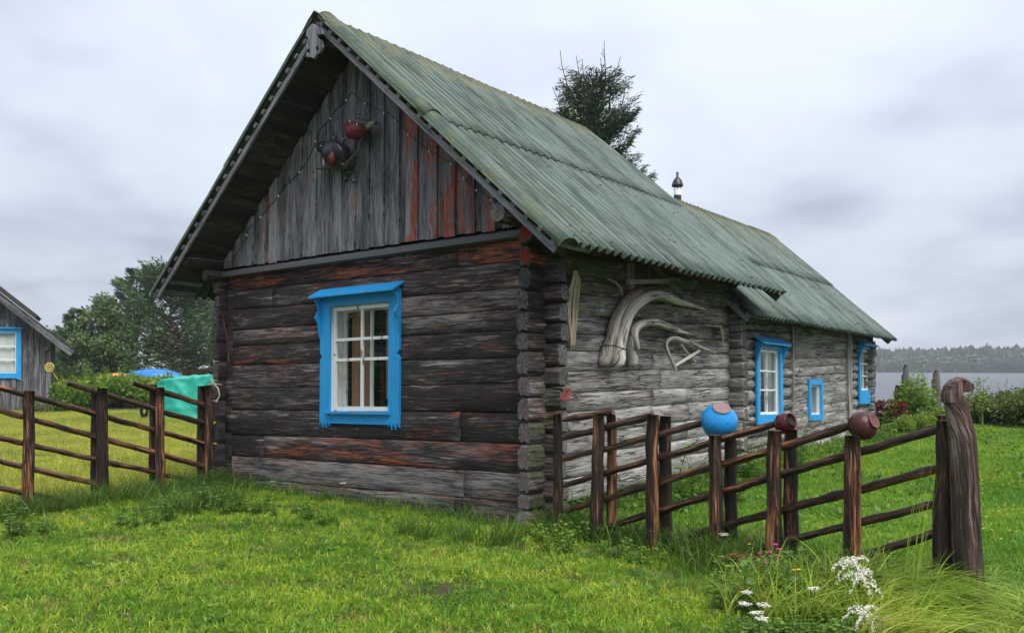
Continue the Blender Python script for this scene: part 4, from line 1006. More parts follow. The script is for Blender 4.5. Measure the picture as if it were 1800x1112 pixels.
mb = hsweep(o, MB(), [(1186, 643), (1207, 630), (1229, 617)], .10, [.018, .026, .020], 8, .08, 4); mb.build('cross_stick', M['driftwood'], o, color=(.7, 0, 0))
mb = hsweep(o, MB(), [(1195, 604), (1208, 620), (1222, 636)], .06, [.016, .018, .016], 8, .08, 6); mb.build('cross_stick', M['driftwood'], o, color=(.5, 0, 0))
# flax hanks
def hank(label, line, n, spread, r, seed, group):
    p0 = hl(*line[0], 0, .1); o = hanging('flax_hank', label, 'flax hank', p0, group); mb = MB(); rg = random.Random(seed)
    for s in range(n):
        a, b, sx = rg.uniform(-1, 1), rg.uniform(-1, 1), rg.uniform(.75, 1.0)
        pts = []
        for i, (u, v) in enumerate(line):
            t = i/(len(line)-1); q = hl(u, v, 0, .10+.035*b*(.3+t)); q.y += a*spread*(.25+.75*math.sin(math.pi*min(1, t*1.1))**.7)*(.6+.4*t)+.015*nz(s, i*1.3); q.z = p0.z+(q.z-p0.z)*sx
            pts.append(hw(q)-o.location)
        mb.sweep(pts, [r*1.0]*(len(pts)-1)+[r*.3], 5, rough=.3, seed=s)
    mb.build('fibres', M['flax'], o); return o
hank('long pale hank of raw flax hanging beside the corner log ends', [(1011, 476), (1013, 492), (1010, 512), (1007, 535), (1006, 560), (1006, 585), (1008, 612)], 60, .14, .008, 1, 'flax hanks on the long wall')
hank('short hank of flax hung at the far end of the near wall', [(1240, 571), (1255, 573), (1266, 573), (1270, 585), (1271, 602)], 14, .035, .010, 2, 'flax hanks on the long wall')
hank('thin brown wisp of flax under the eaves', [(1068, 490), (1082, 496), (1090, 507), (1095, 521)], 7, .02, .008, 3, 'flax hanks on the long wall')
# red cord coil on a log end
p = hl(990, 688, 0, .22); o = hanging('cord_coil', 'coil of faded red cord hung on a corner log end', 'cord', p); mb = MB()
for k in range(6):
    r1, r2 = .022+.012*rnd.random(), .045+.02*rnd.random(); pts = []
    for i in range(15):
        a = 2*math.pi*i/14; pts.append(HY*(r1*math.cos(a)*.6+.03+.05*math.sin(a))+HX*(.012*k-.03+.03*math.cos(a))+Vector((0, 0, r2*math.sin(a)-.03)))
    mb.sweep(pts, .0042, 5, cap=False)
mb.build('cord', M['redcord'], o)
mb = MB(); mb.sweep([HX*-.16+Vector((0, 0, .0)), HX*-.08+Vector((0, 0, .03)), HX*.0+Vector((0, 0, .015))], .012, 6); mb.build('hook', M['wire'], o)
# poles and bits of board stored under the eaves
o = hanging('stored_pole', 'green painted pole poking out from under the eaves', 'pole', hl(1195, 515, 0, .3))
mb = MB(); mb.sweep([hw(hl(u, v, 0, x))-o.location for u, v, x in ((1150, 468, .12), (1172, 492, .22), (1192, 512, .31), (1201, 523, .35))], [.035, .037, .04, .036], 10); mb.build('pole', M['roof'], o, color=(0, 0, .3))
o = hanging('eaves_shelf', 'old grey board and stick rack under the eaves above the curved timbers', 'shelf', hl(1140, 495, 0, .2))
mb = MB(); mb.beam(hw(hl(1109, 462, 0, .2))-o.location, hw(hl(1109, 507, 0, .2))-o.location, .03, .07, HX); mb.build('hanger', M['grey_log'], o, color=(.4, .05, .3))
mb = MB(); mb.beam(hw(hl(1138, 462, 0, .2))-o.location, hw(hl(1138, 492, 0, .2))-o.location, .03, .04, HX); mb.build('hanger', M['grey_log'], o, color=(.3, .05, .6))
mb = MB(); mb.beam(hw(hl(1104, 496, 0, .23))-o.location, hw(hl(1192, 493, 0, .23))-o.location, .05, .05); mb.build('shelf_pole', M['grey_log'], o, color=(.45, .05, .3))
# iron strap at the far left corner
o = hanging('iron_strap', 'rusty bent strip hanging down the left corner log ends', 'strap', hl(392, 560, 1, -.16)); mb = MB()
mb.sweep([hw(hl(u, v, 1, -.17))-o.location for u, v in ((389, 540), (393, 565), (398, 590), (401, 615), (402, 638))], [.018, .02, .02, .018, .016], 6, flat=.5); mb.build('strip', M['maroonpot'], o)
for (nm, lab, pix, r) in (('twine', 'pale frayed twine ends tied where the left fence meets the cabin', [(366, 676), (376, 674), (384, 683), (386, 695), (380, 706)], .010),):
    o = hanging(nm, lab, 'twine', hl(374, 680, 1, -.25)); mb = MB()
    mb.sweep([hw(hl(u, v, 1, -.22))-o.location for u, v in pix], r, 6); mb.sweep([hw(hl(u, v, 1, -.22))-o.location for u, v in ((370, 668), (378, 674), (389, 676))], r*.8, 6); mb.build('strands', M['flax'], o)
# ---- string of lights on the gable
o = hanging('light_string', 'thin black string of little lights pinned up to a peak on the gable', 'string lights', hl(618, 162, 1, -.09))
def gp(u, v, d=-.085): return hw(hl(u, v, 1, d))-o.location
run = [(430, 424), (436, 402), (470, 366), (500, 328), (540, 284), (563, 226), (590, 194), (618, 162), (654, 186), (686, 199), (700, 214), (726, 242), (768, 272), (806, 290), (820, 318), (846, 336), (872, 352)]
run2 = [(398, 482), (405, 462), (430, 424)]
pts = []
for i in range(len(run)-1):
    for k in range(3):
        t = k/3; pts.append(gp(run[i][0]+(run[i+1][0]-run[i][0])*t, run[i][1]+(run[i+1][1]-run[i][1])*t+3*math.sin(math.pi*t)))
pts.append(gp(*run[-1]))
mb = MB(); mb.sweep(pts, .0048, 5, upv=(0, 1, 0)); mb.sweep([gp(*q) for q in run2], .0045, 5, upv=(0, 1, 0)); mb.build('cable', M['wire'], o)
for i in range(2, len(pts), 3):
    b = pts[i]; mb = MB(); mb.lathe([(0, -.016), (.008, -.011), (.010, .0), (.008, .011), (.003, .016)], lambda x, y, z: (b.x+x, b.y+y-.02, b.z+z-.014), 6); mb.build('bulb', M['bulb'], o)
# ---- wooden birds
def loftbody(mb, pts, rads, n=14, squash=1.0, mi=0):
    mb.sweep(pts, rads, n, rough=.03, seed=2, flat=squash, upv=(0, 0, 1), mi=mi)
def bird(name, label, body, head, beak, parts, group, d=-.22):
    p = hl(*body[len(body)//2][:2], 1, d); o = hanging(name, label, 'wooden bird', p, group)
    G = lambda u, v, dd=0: hw(hl(u, v, 1, d+dd))-o.location
    k = hl(1, 0, 1, d); s = 1/134.0
    mb = MB(); loftbody(mb, [G(u, v) for u, v, r in body], [r*s for u, v, r in body]); mb.build('body', M[parts['body']], o)
    return o, G, s
o, G, s = bird('wooden_bird', 'dark painted wooden bird with red breast patch, perched lower on the gable branch', [(604, 292, 2), (601, 285, 14), (595, 274, 21.5), (587, 267, 22), (579, 264, 17), (573, 261, 11.5), (568, 259, 11), (562, 260.5, 8.5), (558, 263, 3)], None, None, {'body': 'birddark'}, 'painted wooden birds on the gable', -.27)
mb = MB(); mb.sweep([G(563, 261, -.0), G(558, 262.5), G(554, 265)], [.035, .022, .004], 8); mb.build('beak', M['birdwhite'], o)
mb = MB(); mb.sweep([G(590, 256), G(586, 246), G(583, 239), G(582, 236)], [.05, .055, .05, .02], 8, flat=.55); mb.build('tail', M['birddark'], o)
mb = MB(); mb.sweep([G(594, 260), G(599, 251), G(602, 244), G(603, 242)], [.045, .05, .045, .02], 8, flat=.55); mb.build('wing_tip', M['birdbrown'], o)
mb = MB(); mb.sweep([G(584, 256, -.11), G(593, 263, -.16), G(601, 275, -.12), G(605, 288, -.05)], [.02, .075, .065, .012], 10, flat=.45); mb.build('wing', M['birddark'], o)
mb = MB(); mb.lathe([(0, .045), (.07, .03), (.095, 0), (.07, -.03), (0, -.045)], lambda x, y, z: tuple(G(584, 277, -.11)+HX*x*.75+HZ*y+HY*z), 12); mb.build('breast_patch', M['birdred'], o)
mb = MB(); mb.lathe([(0, .035), (.06, .02), (.075, 0), (0, -.035)], lambda x, y, z: tuple(G(573, 269, -.09)+HX*x*.7+HZ*y*.8+HY*z), 10); mb.build('throat_patch', M['birdred'], o)
for (u, v) in ((573, 258), (565, 257)):
    mb = MB(); mb.lathe([(0, .016), (.016, 0), (0, -.016)], lambda x, y, z: tuple(G(u, v, -.115 if u > 570 else -.08)+HX*x+HZ*y+HY*z), 8); mb.build('white_spot', M['birdwhite'], o)
for (u, v) in ((570, 280), (579, 284)):
    mb = MB(); mb.sweep([G(u, v-6), G(u-1, v+5), G(u-1, v+11)], [.02, .016, .012], 6); mb.build('leg', M['birdwhite'] if u < 575 else M['birddark'], o)
o, G, s = bird('wooden_bird', 'maroon wooden bird with brown wing and pale green rump, perched higher on the gable', [(652, 221, 3), (645, 222, 8), (636, 227, 13), (627, 230, 15.5), (619, 229, 14), (614, 223, 9.5), (612.5, 218, 6), (612, 215, 2)], None, None, {'body': 'birdred'}, 'painted wooden birds on the gable', -.25)
mb = MB(); mb.sweep([G(617, 214, -.05), G(628, 216, -.07), G(640, 218, -.05), (G(652, 217, .0))], [.02, .062, .055, .012], 9, flat=.55); mb.build('wing', M['birdbrown'], o)
mb = MB(); mb.sweep([G(643, 222, -.03), G(653, 218), G(660, 215)], [.045, .035, .012], 9, flat=.6); mb.build('rump', M['birdgreen'], o)
mb = MB(); mb.sweep([G(656, 217), G(662, 215.5), G(667, 216)], [.02, .018, .006], 7, flat=.5); mb.build('tail', M['birddark'], o)
mb = MB(); mb.sweep([G(613, 219, -.0), G(611, 222, -.0)], [.018, .004], 7); mb.build('beak', M['birddark'], o)
mb = MB(); mb.lathe([(0, .016), (.022, 0), (0, -.016)], lambda x, y, z: tuple(G(615.5, 214, -.05)+HX*x+HZ*y+HY*z), 8); mb.build('white_cap', M['birdwhite'], o)
mb = MB(); mb.lathe([(0, .012), (.016, 0), (0, -.012)], lambda x, y, z: tuple(G(627, 219, -.14)+HX*x+HZ*y+HY*z), 8); mb.build('white_spot', M['birdwhite'], o)
mb = MB(); mb.sweep([G(628, 240), G(627, 245), G(630, 248)], [.03, .028, .012], 7); mb.build('leg', M['birdbrown'], o)
o = hanging('perch_branch', 'crooked lichened branch fixed to the gable under the two wooden birds', 'branch', hl(600, 295, 1, -.2))
G = lambda u, v, d=-.24: hw(hl(u, v, 1, d))-o.location
mb = MB(); mb.sweep([G(556, 296, -.3), G(566, 296, -.28), (G(578, 294, -.27)), G(590, 295, -.26), G(602, 293, -.24), G(612, 290, -.18), G(620, 288, -.09)], [.012, .022, .03, .032, .045, .05, .045], 9, rough=.45, seed=4); mb.build('main_branch', M['lichenbranch'], o)
mb = MB(); mb.sweep([G(606, 292), G(617, 281), G(627, 270), G(632, 258), G(634, 247), G(640, 240)], [.035, .022, .018, .017, .018, .012], 8, rough=.3, seed=7); mb.build('side_branch', M['lichenbranch'], o)
mb = MB(); mb.sweep([G(600, 297, -.2), G(608, 305, -.14), G(618, 300, -.1)], [.03, .026, .04], 8, rough=.35, seed=9); mb.build('stub', M['lichenbranch'], o)
for (u, v) in ((607, 318), (621, 320)):
    mb = MB(); mb.sweep([G(u, v-18, -.12), G(u, v-8, -.11), (G(u+1, v, -.11))], [.022, .026, .03], 8, rough=.2, seed=u); mb.build('wooden_peg', M['board'], o, color=(.45, 0, 0))

# ------------------------------------------------------------------ grey shed on the left
def shed():
    D = 35.0; k = D/F; xr = (90-CX)*k; zc = lambda v: EYE+(VH-v)*k
    xl = xr-6.4; base = gz(xr, D); o = thing('grey_shed', 'grey board shed at the left edge with a bright blue window', 'shed', (xr, D, base), None, R(25)); O = Vector((xr, D, base))
    mid = xr-3.35; tan = .85; eav = (128-CX)*k; ze = zc(618); zr = ze+(eav-mid)*tan
    rz = lambda x: zr-abs(x-mid)*tan
    wx0, wx1, wz0, wz1 = -22.15, (36-CX)*k, zc(655), zc(586)
    x = xr; i = 0
    while x > xl+.05:
        wdt = rnd.uniform(.14, .22); xa = max(xl, x-wdt)
        for (z0, z1) in (((base-.05, wz0+.04), (wz1-.04, None)) if (xa > wx0 and x < wx1+.02) else ((base-.05, None),)):
            mb = MB(); d = -.03+rnd.uniform(-.012, .012)
            ta, tb = rz(xa)-.12, rz(x)-.12
            mb.poly([(xa+.008, z0), (x-.008, z0), (x-.008, min(tb, 9) if z1 is None else z1), (xa+.008, ta if z1 is None else z1)], d, .03, lambda a, dd, z: Vector((a, D+dd, z))-O)
            if z1 is not None or True: mb.build('wall_board', M['board'], o, color=(rnd.uniform(.42, .68), rnd.choice((.1, .1, .3, .45)), 0))
        x = xa
    mb = MB()
    for (z0, z1, xa, xb) in ((base-.05, 4.3, xl+.05, xr-.05),): mb.poly([(xa, base), (xb, base), (xb, rz(xb)-.2), (mid, zr-.2), (xa, rz(xa)-.2)], 5.0, 5.1, lambda a, dd, z: Vector((a, D+dd, z))-O)
    mb.box((xr-.1, D+.06, base), (xr-.02, D+5, rz(xr)-.2), lambda a, b, c: Vector((a, b, c))-O); mb.box((xl+.02, D+.06, base), (xl+.1, D+5, rz(xl)-.2), lambda a, b, c: Vector((a, b, c))-O); mb.build('rear_walls', M['board'], o, color=(.5, .1, 0))
    for sg in (1, -1):
        L = math.hypot(eav-mid, (eav-mid)*tan); a = math.atan(tan)
        mb = MB(); T = lambda q, y, h: Vector(slope(mid, zr, sg, a, y, q, h))-O
        mb.box((0, D-.55, -.06), (L, D+5.4, .0), T, uax=1); mb.build('roof', M['roofwood'], o)
        for r in range(11):
            mb = MB(); q = L*r/11; mb.box((q-.05, D-.58, .005+.01), (q+L/11, D+5.4, .04), T, uax=0); mb.build('roof_course', M['roofwood'], o)
        mb = MB(); mb.box((0, D-.62, -.24), (L-.02, D-.585, -.01), T, uax=0); mb.build('bargeboard', M['board'], o, color=(.42, .05, .2))
    # raised upper roof behind
    a = math.atan(tan); mb = MB(); mid2 = mid+.2; e2 = xr-.56; z2 = EYE+(VH-553)*(D+1.4)/F; zr2 = z2+(e2-mid2)*tan; L2_ = (e2-mid2)/math.cos(a)
    for sg in (1, -1): mb.box((0, D+1.9, -.16), (L2_, D+5.2, 0), lambda q, y, h: Vector(slope(mid2, zr2, sg, a, y, q, h))-O)
    mb.build('upper_roof', M['roofwood'], o)
    mb = MB(); mb.sweep([Vector((xr-.15, D-.5, ze+.12))-O, Vector((xr-.15, D+.3, ze+.12))-O], .09, 8); mb.build('purlin', M['dark_log'], o, color=(.3, 0, 0))
    T = lambda a, d, z: Vector((a, D-.045-d, z))-O
    mb = MB(); c = .17
    for r in ([(wx0-c, wz0-.02), (wx0, wz0-.02), (wx0, wz1), (wx0-c, wz1)], [(wx1, wz0-.22), (wx1+c, wz0-.28), (wx1+c, wz1), (wx1, wz1)], [(wx0-c, wz1+.002), (wx1+c, wz1+.002), (wx1+c, wz1+.16), (wx0-c, wz1+.16)], [(wx0+.002, wz0-.2), (wx1-.002, wz0-.2), (wx1-.002, wz0), (wx0+.002, wz0)]): mb.poly(r, 0, .04, T)
    W = mb.build('window', M['blue'], o, color=(.1, 0, 0))
    mb = MB(); mb.poly([(wx0-c-.06, wz1+.16), (wx1+c+.06, wz1+.16), (wx1+c+.06, wz1+.21), (wx0-c-.06, wz1+.21)], 0, .13, T); mb.build('hood', M['blue'], W)
    mb = MB(); f = .055; n = 3; pw = (wx1-wx0)/n; ph = (wz1-wz0)/3
    for i in range(n+1): xx = wx0+i*pw; mb.poly([(max(wx0, xx-f/2), wz0), (min(wx1, xx+f/2), wz0), (min(wx1, xx+f/2), wz1), (max(wx0, xx-f/2), wz1)], -.02, .02, T)
    for j in range(4):
        zz = wz0+j*ph
        for i in range(n): mb.poly([(wx0+i*pw+f/2, max(wz0, zz-f/2)), (wx0+(i+1)*pw-f/2, max(wz0, zz-f/2)), (wx0+(i+1)*pw-f/2, min(wz1, zz+f/2)), (wx0+i*pw+f/2, min(wz1, zz+f/2))], -.02, .018, T)
    mb.build('sash', M['white'], W)
    for i in range(n):
        for j in range(3): mb = MB(); mb.poly([(wx0+i*pw, wz0+j*ph), (wx0+(i+1)*pw, wz0+j*ph), (wx0+(i+1)*pw, wz0+(j+1)*ph), (wx0+i*pw, wz0+(j+1)*ph)], -.008, -.003, T); mb.build('pane', M['glass'], W)
    mb = MB(); P = [[T(wx0+(wx1-wx0)*i/30, -.12-.03*math.sin(i*1.9), z) for z in (wz0, wz1)] for i in range(31)]; mb.grid(P, [[(0, 0), (0, 1)]]*31); mb.build('curtain', M['lace'], W)
shed()
# yellow carpet beater on a stick beside the shed
p = at(87, 645, 34.2); o = thing('carpet_beater', 'yellow plastic carpet beater shaped like a flower beside the grey shed', 'carpet beater', p)
mb = MB()
for k in range(6):
    a = k*math.pi/3; c = Vector((.10*math.cos(a), 0, .10*math.sin(a))); mb.sweep([c+Vector((.05*math.cos(t), 0, .05*math.sin(t))) for t in np.linspace(0, 2*math.pi, 11)], .014, 5, cap=False, upv=(0, 1, 0))
mb.sweep([Vector((.17*math.cos(t), 0, .17*math.sin(t))) for t in np.linspace(0, 2*math.pi, 17)], .013, 5, cap=False, upv=(0, 1, 0)); mb.build('loops', M['yellow'], o)
mb = MB(); q = at(100, 664, 34.3)-p; mb.sweep([Vector((.08, 0, -.15)), q, q+Vector((.3, .1, -1.2))], .022, 6); mb.build('handle', M['yellow'], o)

# ------------------------------------------------------------------ boats, covered heap
def hull(o, L, Wd, H, mat):
    P = []; UV = []
    for i in range(15):
        t = i/14; s = max(.03, math.sin(math.pi*(.04+.92*t))**.55); row = []
        for j in range(11):
            a = math.pi*j/10; x = (t-.5)*L
            row.append((x, -math.cos(a)*Wd/2*s, H*(math.sin(a)**.75)*(.42+.58*s)-.10*(2*t-1)**2)); 
        P.append(row); UV.append([(t, j/10) for j in range(11)])
    mb = MB(); mb.grid(P, UV, 0, True); mb.face(range(11), None); mb.face(list(range(154, 165))[::-1], None); mb.build('hull', M[mat], o)
    mb = MB(); mb.sweep([(P[i][5][0], 0, P[i][5][2]+.012) for i in range(1, 14)], .022, 6); mb.build('keel', M[mat], o)
    for j in (0, 10): mb = MB(); mb.sweep([P[i][j] for i in range(15)], .025, 6); mb.build('gunwale', M[mat], o)
p = at(270, 671, 44); o = thing('upturned_boat', 'bright blue boat lying upside down beyond the raspberry bushes', 'boat', p, 'upturned boats beyond the bushes', .12); hull(o, 2.9, 1.15, .62, 'boatblue')
tz = p.z-.04
p2 = at(206, 676, 44.5); o = thing('upturned_boat', 'small orange boat lying upside down beyond the raspberry bushes', 'boat', p2, 'upturned boats beyond the bushes', .15); hull(o, 2.2, .9, .55, 'boatorange')
for (pp_, nm) in ((p, 'blue'), (p2, 'orange')):
    for dx in (-.7, .7):
        g = gz(pp_.x+dx, pp_.y); o = thing('trestle', 'wooden trestle under the %s end of the upturned %s boat' % ('left' if dx < 0 else 'right', nm), 'trestle', (pp_.x+dx, pp_.y+dx*.13, g), 'trestles under the %s boat' % nm); h = pp_.z-g-.08
        mb = MB(); mb.beam((0, -.5, h), (0, .5, h), .08, .09); mb.build('beam', M['board'], o)
        for sy in (-.4, .4): mb = MB(); mb.beam((0, sy*1.1, 0), (0, sy, h-.05), .06, .06, (1, 0, 0)); mb.build('leg', M['board'], o)
def tarp():
    d = 29.5; p = at(322, 735, d); g = gz(p.x, p.y); o = thing('covered_heap', 'heap covered with a turquoise tarpaulin behind the left fence', 'covered heap', (p.x, p.y, g))
    P = []; UV = []; nu, nv = 90, 44
    for j in range(nv+1):
        t = j/nv; row = []
        for i in range(nu+1):
            a = 2*math.pi*i/nu; c, s = math.cos(a), math.sin(a); e = 4.2
            m = (abs(c)**e+abs(s)**e)**(-1/e)
            hh = 1.30
            if t < .62: z = hh*t/.62; w_ = 1-.16*(t/.62)
            else: z = hh+.05*(1-((1-t)/.38)**2); w_ = .84*((1-t)/.38)**.8
            fold = .06*nz(c*2.2, s*2.2, 2+z*.8)*(1-t*.5)+.03*math.sin(a*7+z*2.2)*max(0, 1-t*1.4)+.05*nz(c*5, s*5, z*4)
            x = c*m*(.98+fold)*w_; y = s*m*(.65+fold)*w_
            x += .12*(z/1.4)
            z += (.10*x-.20*max(0, -x-.35))*(z/1.3); rdg = .10*(.35-abs(nz(x*1.6+z*.7, y*1.6+z*.5, z*1.1+3)))+.05*(.3-abs(nz(x*4+2, y*4+z, z*3))); row.append((x*.93+c*rdg, y+s*rdg, max(.01, z+.05*nz(x*2.5, y*2.5, 7)*(t > .3)+rdg*.5*(t > .6))))
        P.append(row); UV.append([(0, 0)]*(nu+1))
    mb = MB(); mb.grid(P, UV, 0, True); mb.build('tarpaulin', M['tarp'], o)
    mb = MB(); mb.lathe([(.10, -.04), (.2, -.05), (.24, 0), (.2, .05), (.10, .04)], lambda x, y, z: (-1.05+x*.6, -.55+z, .25+y), 14); mb.build('wheel', M['soot'], o)
tarp()
# right side: planter, old posts, stakes
p = at(1556, 757, 19.2); g = gz(p.x, p.y); o = thing('planter', 'black round planter full of dark red leaves at the far cabin corner', 'planter', (p.x, p.y, g))
mb = MB(); mb.lathe([(0, .0), (.18, .0), (.30, .12), (.34, .30), (.36, .38), (.33, .40), (.30, .34), (0, .33)], lambda x, y, z: (x, y, z), 18); mb.build('bowl', M['soot'], o)
rg = np.random.default_rng(5); n = 700; th = rg.random(n)*6.28; rr = .42*np.sqrt(rg.random(n)); C = np.stack([rr*np.cos(th)+.05, rr*np.sin(th), .38+.28*np.sqrt(np.clip(1-(rr/.45)**2, 0, 1))*rg.random(n)**.5-.12*(rr > .33)], 1)
Dv = np.stack([np.cos(th)*.8, np.sin(th)*.8, rg.random(n)-.1], 1)
mkobj('foliage', leaf_mesh('foliage', C, Dv, rg.normal(size=(n, 3)), .075+.04*rg.random(n), .06, M['redleaf']), o)
for (u, vb, vt, r, lab) in ((1592, 735, 640, .085, 'weathered grey post nearest the cabin, half hidden by a leafy bush'), (1646, 735, 650, .10, 'lichened grey post with a pointed top standing between bush and carved post')):
    p = at(u, vb, 20.5); t = at(u, vt, 20.5); g = gz(p.x, p.y); o = thing('old_post', lab, 'post', (p.x, p.y, g), 'old grey posts near the lake'); h = t.z-g
    mb = MB(); mb.sweep([(0, 0, -.1), (0.01, 0, h*.3), (.0, 0, h*.6), (-.01, 0, h*.82), (0, 0, h*.86), (.0, 0, h*.93), (.0, 0, h)], [r*1.1, r, r*.98, r*.95, r*.75, r*.8, r*.2], 12, rough=.2, seed=u); mb.build('shaft', M['oldpost'], o)
for (u, vt, lab) in ((1577, 677, 'brown pointed stake next to the planter, left one of two'), (1585, 676, 'brown pointed stake next to the planter, right one of two')):
    p = at(u, 735, 19.8); t = at(u, vt, 19.8); g = gz(p.x, p.y); o = thing('stake', lab, 'stake', (p.x, p.y, g), 'brown stakes by the planter'); h = t.z-g
    mb = MB(); mb.sweep([(0, 0, -.1), (0, .0, h*.5), (.01, 0, h-.05), (.01, 0, h)], [.06, .06, .058, .04], 8, rough=.2, seed=u, capmi=1); mb.build('shaft', [M['bark'], M['end']], o, color=(.4, .7, 0))
# small black stone or can in the grass below the small window
p = at(1473, 776, 16.9); g = gz(p.x, p.y); o = thing('stone', 'small black stone in the grass below the small blue window', 'stone', (p.x, p.y, g)); mb = MB(); mb.sweep([(-.1, 0, .03), (-.06, 0, .06), (.06, 0, .07), (.1, 0, .03)], [.04, .075, .07, .03], 8, rough=.3, seed=5); mb.build('stone_body', M['iron'], o)

# ------------------------------------------------------------------ lawns (mown turf: geometry-node scatter of small tufts)
hull_pts = [hw(p) for p in ((.05, -.12, 0), (.05, 11.3, 0), (-4.6, 11.5, 0), (-5.6, 4.7, 0), (-5.65, -.12, 0))]
def in_house(x, y):
    n = len(hull_pts); s = True
    for i in range(n):
        a, b = hull_pts[i], hull_pts[(i+1) % n]
        if (b.x-a.x)*(y-a.y)-(b.y-a.y)*(x-a.x) < 0: s = False; break
    return s
def side_of(x, y, P, D): return (x-P[0])*D.y-(y-P[1])*D.x        # > 0 on the viewer's / right side of the line
tuft_col = bpy.data.collections.new('tuft_source')
def tuft(name, n, rad, h0, h1, wd, lean, mat, seed, curl=1.0):
    rg = np.random.default_rng(seed); a = rg.random(n)*6.283; r = rad*np.sqrt(rg.random(n))
    base = np.stack([r*np.cos(a), r*np.sin(a), np.zeros(n)-.005], 1); b = rg.random(n)*6.283; L = lean*rg.random(n)
    h = h0+(h1-h0)*rg.random(n)
    me = blades_mesh(name, base, np.stack([np.cos(b)*L*h, np.sin(b)*L*h], 1), h, wd*(.7+.6*rg.random(n)), mat, seg=3, droop=curl, seed=seed)
    return bpy.data.objects.new(name, me)
def scatter(name, cells, dens, sources, smin, smax, seed, mat, kind='stuff', tilt=.25):
    mb = MB()
    me = bpy.data.meshes.new(name)
    V = []; Fc = []; dv = []
    for (x, y, s) in cells:
        b = len(V)
        for (px, py) in ((x, y), (x+s, y), (x+s, y+s), (x, y+s)): V.append((px, py, gz(px, py)-.004)); dv.append(max(0, dens(px, py)))
        Fc.append((b, b+1, b+2, b+3))
    me.from_pydata(V, [], Fc); me.materials.append(mat)
    me.attributes.new('dens', 'FLOAT', 'POINT').data.foreach_set('value', dv)
    o = mkobj(name, me); tag(o, kind=kind)
    c = bpy.data.collections.new(name+'_source')
    for q in sources: c.objects.link(q)
    ng = bpy.data.node_groups.new(name, 'GeometryNodeTree')
    ng.interface.new_socket('Geometry', in_out='INPUT', socket_type='NodeSocketGeometry'); ng.interface.new_socket('Geometry', in_out='OUTPUT', socket_type='NodeSocketGeometry')
    A = ng.nodes.new; i_ = A('NodeGroupInput'); o_ = A('NodeGroupOutput'); L = ng.links.new
    d = A('GeometryNodeDistributePointsOnFaces'); d.distribute_method = 'RANDOM'; d.inputs['Seed'].default_value = seed
    at_ = A('GeometryNodeInputNamedAttribute'); at_.data_type = 'FLOAT'; at_.inputs['Name'].default_value = 'dens'
    L(i_.outputs[0], d.inputs['Mesh']); L(at_.outputs[0], d.inputs['Density'])
    ci = A('GeometryNodeCollectionInfo'); ci.inputs['Collection'].default_value = c; ci.inputs['Separate Children'].default_value = True; ci.inputs['Reset Children'].default_value = True
    ins = A('GeometryNodeInstanceOnPoints'); ins.inputs['Pick Instance'].default_value = True
    L(d.outputs['Points'], ins.inputs['Points']); L(ci.outputs[0], ins.inputs['Instance'])
    rv = A('FunctionNodeRandomValue'); rv.data_type = 'FLOAT_VECTOR'; rv.inputs[0].default_value = (-tilt, -tilt, 0); rv.inputs[1].default_value = (tilt, tilt, 6.283)
    L(rv.outputs[0], ins.inputs['Rotation'])
    rs = A('FunctionNodeRandomValue'); rs.data_type = 'FLOAT'; rs.inputs[2].default_value = smin; rs.inputs[3].default_value = smax
    L(rs.outputs[1], ins.inputs['Scale']); L(ins.outputs[0], o_.inputs[0])
    m = o.modifiers.new('scatter', 'NODES'); m.node_group = ng; return o
def cells(x0, x1, y0, y1, s, test):
    out = []; y = y0
    while y < y1:
        x = x0
        while x < x1:
            cx, cy = x+s/2, y+s/2
            if abs(cx) < .60*cy+.8 and not in_house(cx, cy) and test(cx, cy): out.append((x, y, s))
            x += s
        y += s
    return out
LEFTF = lambda x, y: side_of(x, y, LA, LD) < 0 and x < -2       # beyond the left fence
def right_yard(x, y): return side_of(x, y, RA, RD) < 0 and x > -.2 and y > 5
bare = [at(740, 1040, 1)]
def gpix(u, v): r = ray(u, v); t = -EYE/r.z; return (r.x*t, r.y*t)
BARE = [(gpix(750, 1036), .28), (gpix(680, 1010), .16), (gpix(1090, 965), .35), (gpix(1170, 1010), .35), (gpix(1010, 960), .2), (gpix(420, 935), .13), (gpix(215, 952), .1), (gpix(80, 958), .1), (gpix(40, 1065), .12), (gpix(10, 1058), .1), (gpix(400, 968), .12), (gpix(240, 1058), .08), (gpix(160, 1088), .07), (gpix(600, 1020), .14), (gpix(870, 960), .25), (gpix(560, 930), .2)]
def lawn_d(x, y):
    d = 620 if y < 6.5 else (520 if y < 8 else 420)
    for (p, r) in BARE:
        q = math.hypot((x-p[0])/1.5, y-p[1]); d *= .12+.88*ss(r*.5, r*1.3, q)
    d *= .55+.8*max(0, min(1, .5+.9*nz(x*1.3, y*1.3, 5)+.5*nz(x*4.1, y*4.1, 2)))
    return d
src = [tuft('tuft', 15, .05, .022, .065, .0075, 1.1, M['lawn'], 10+k) for k in range(6)]
front_test = lambda x, y: not LEFTF(x, y) and not right_yard(x, y)
scatter('mown_lawn', cells(-7, 4.4, 4.4, 13.2, .2, lambda x, y: front_test(x, y) and y < 12.9), lawn_d, src, .7, 1.35, 3, M['ground'])
def rosette(name, seed, n, L, mat):
    rg = np.random.default_rng(seed); a = rg.random(n)*6.28; z = rg.random(n)*.03
    me = leaf_mesh(name, np.stack([np.cos(a)*.012, np.sin(a)*.012, z+.006], 1), np.stack([np.cos(a), np.sin(a), .25+.5*rg.random(n)], 1), np.stack([-np.sin(a), np.cos(a), rg.normal(size=n)*.2], 1), L*(.6+.7*rg.random(n)), L*.5, M[mat], rg.random(n), fold=.12)
    return bpy.data.objects.new(name, me)
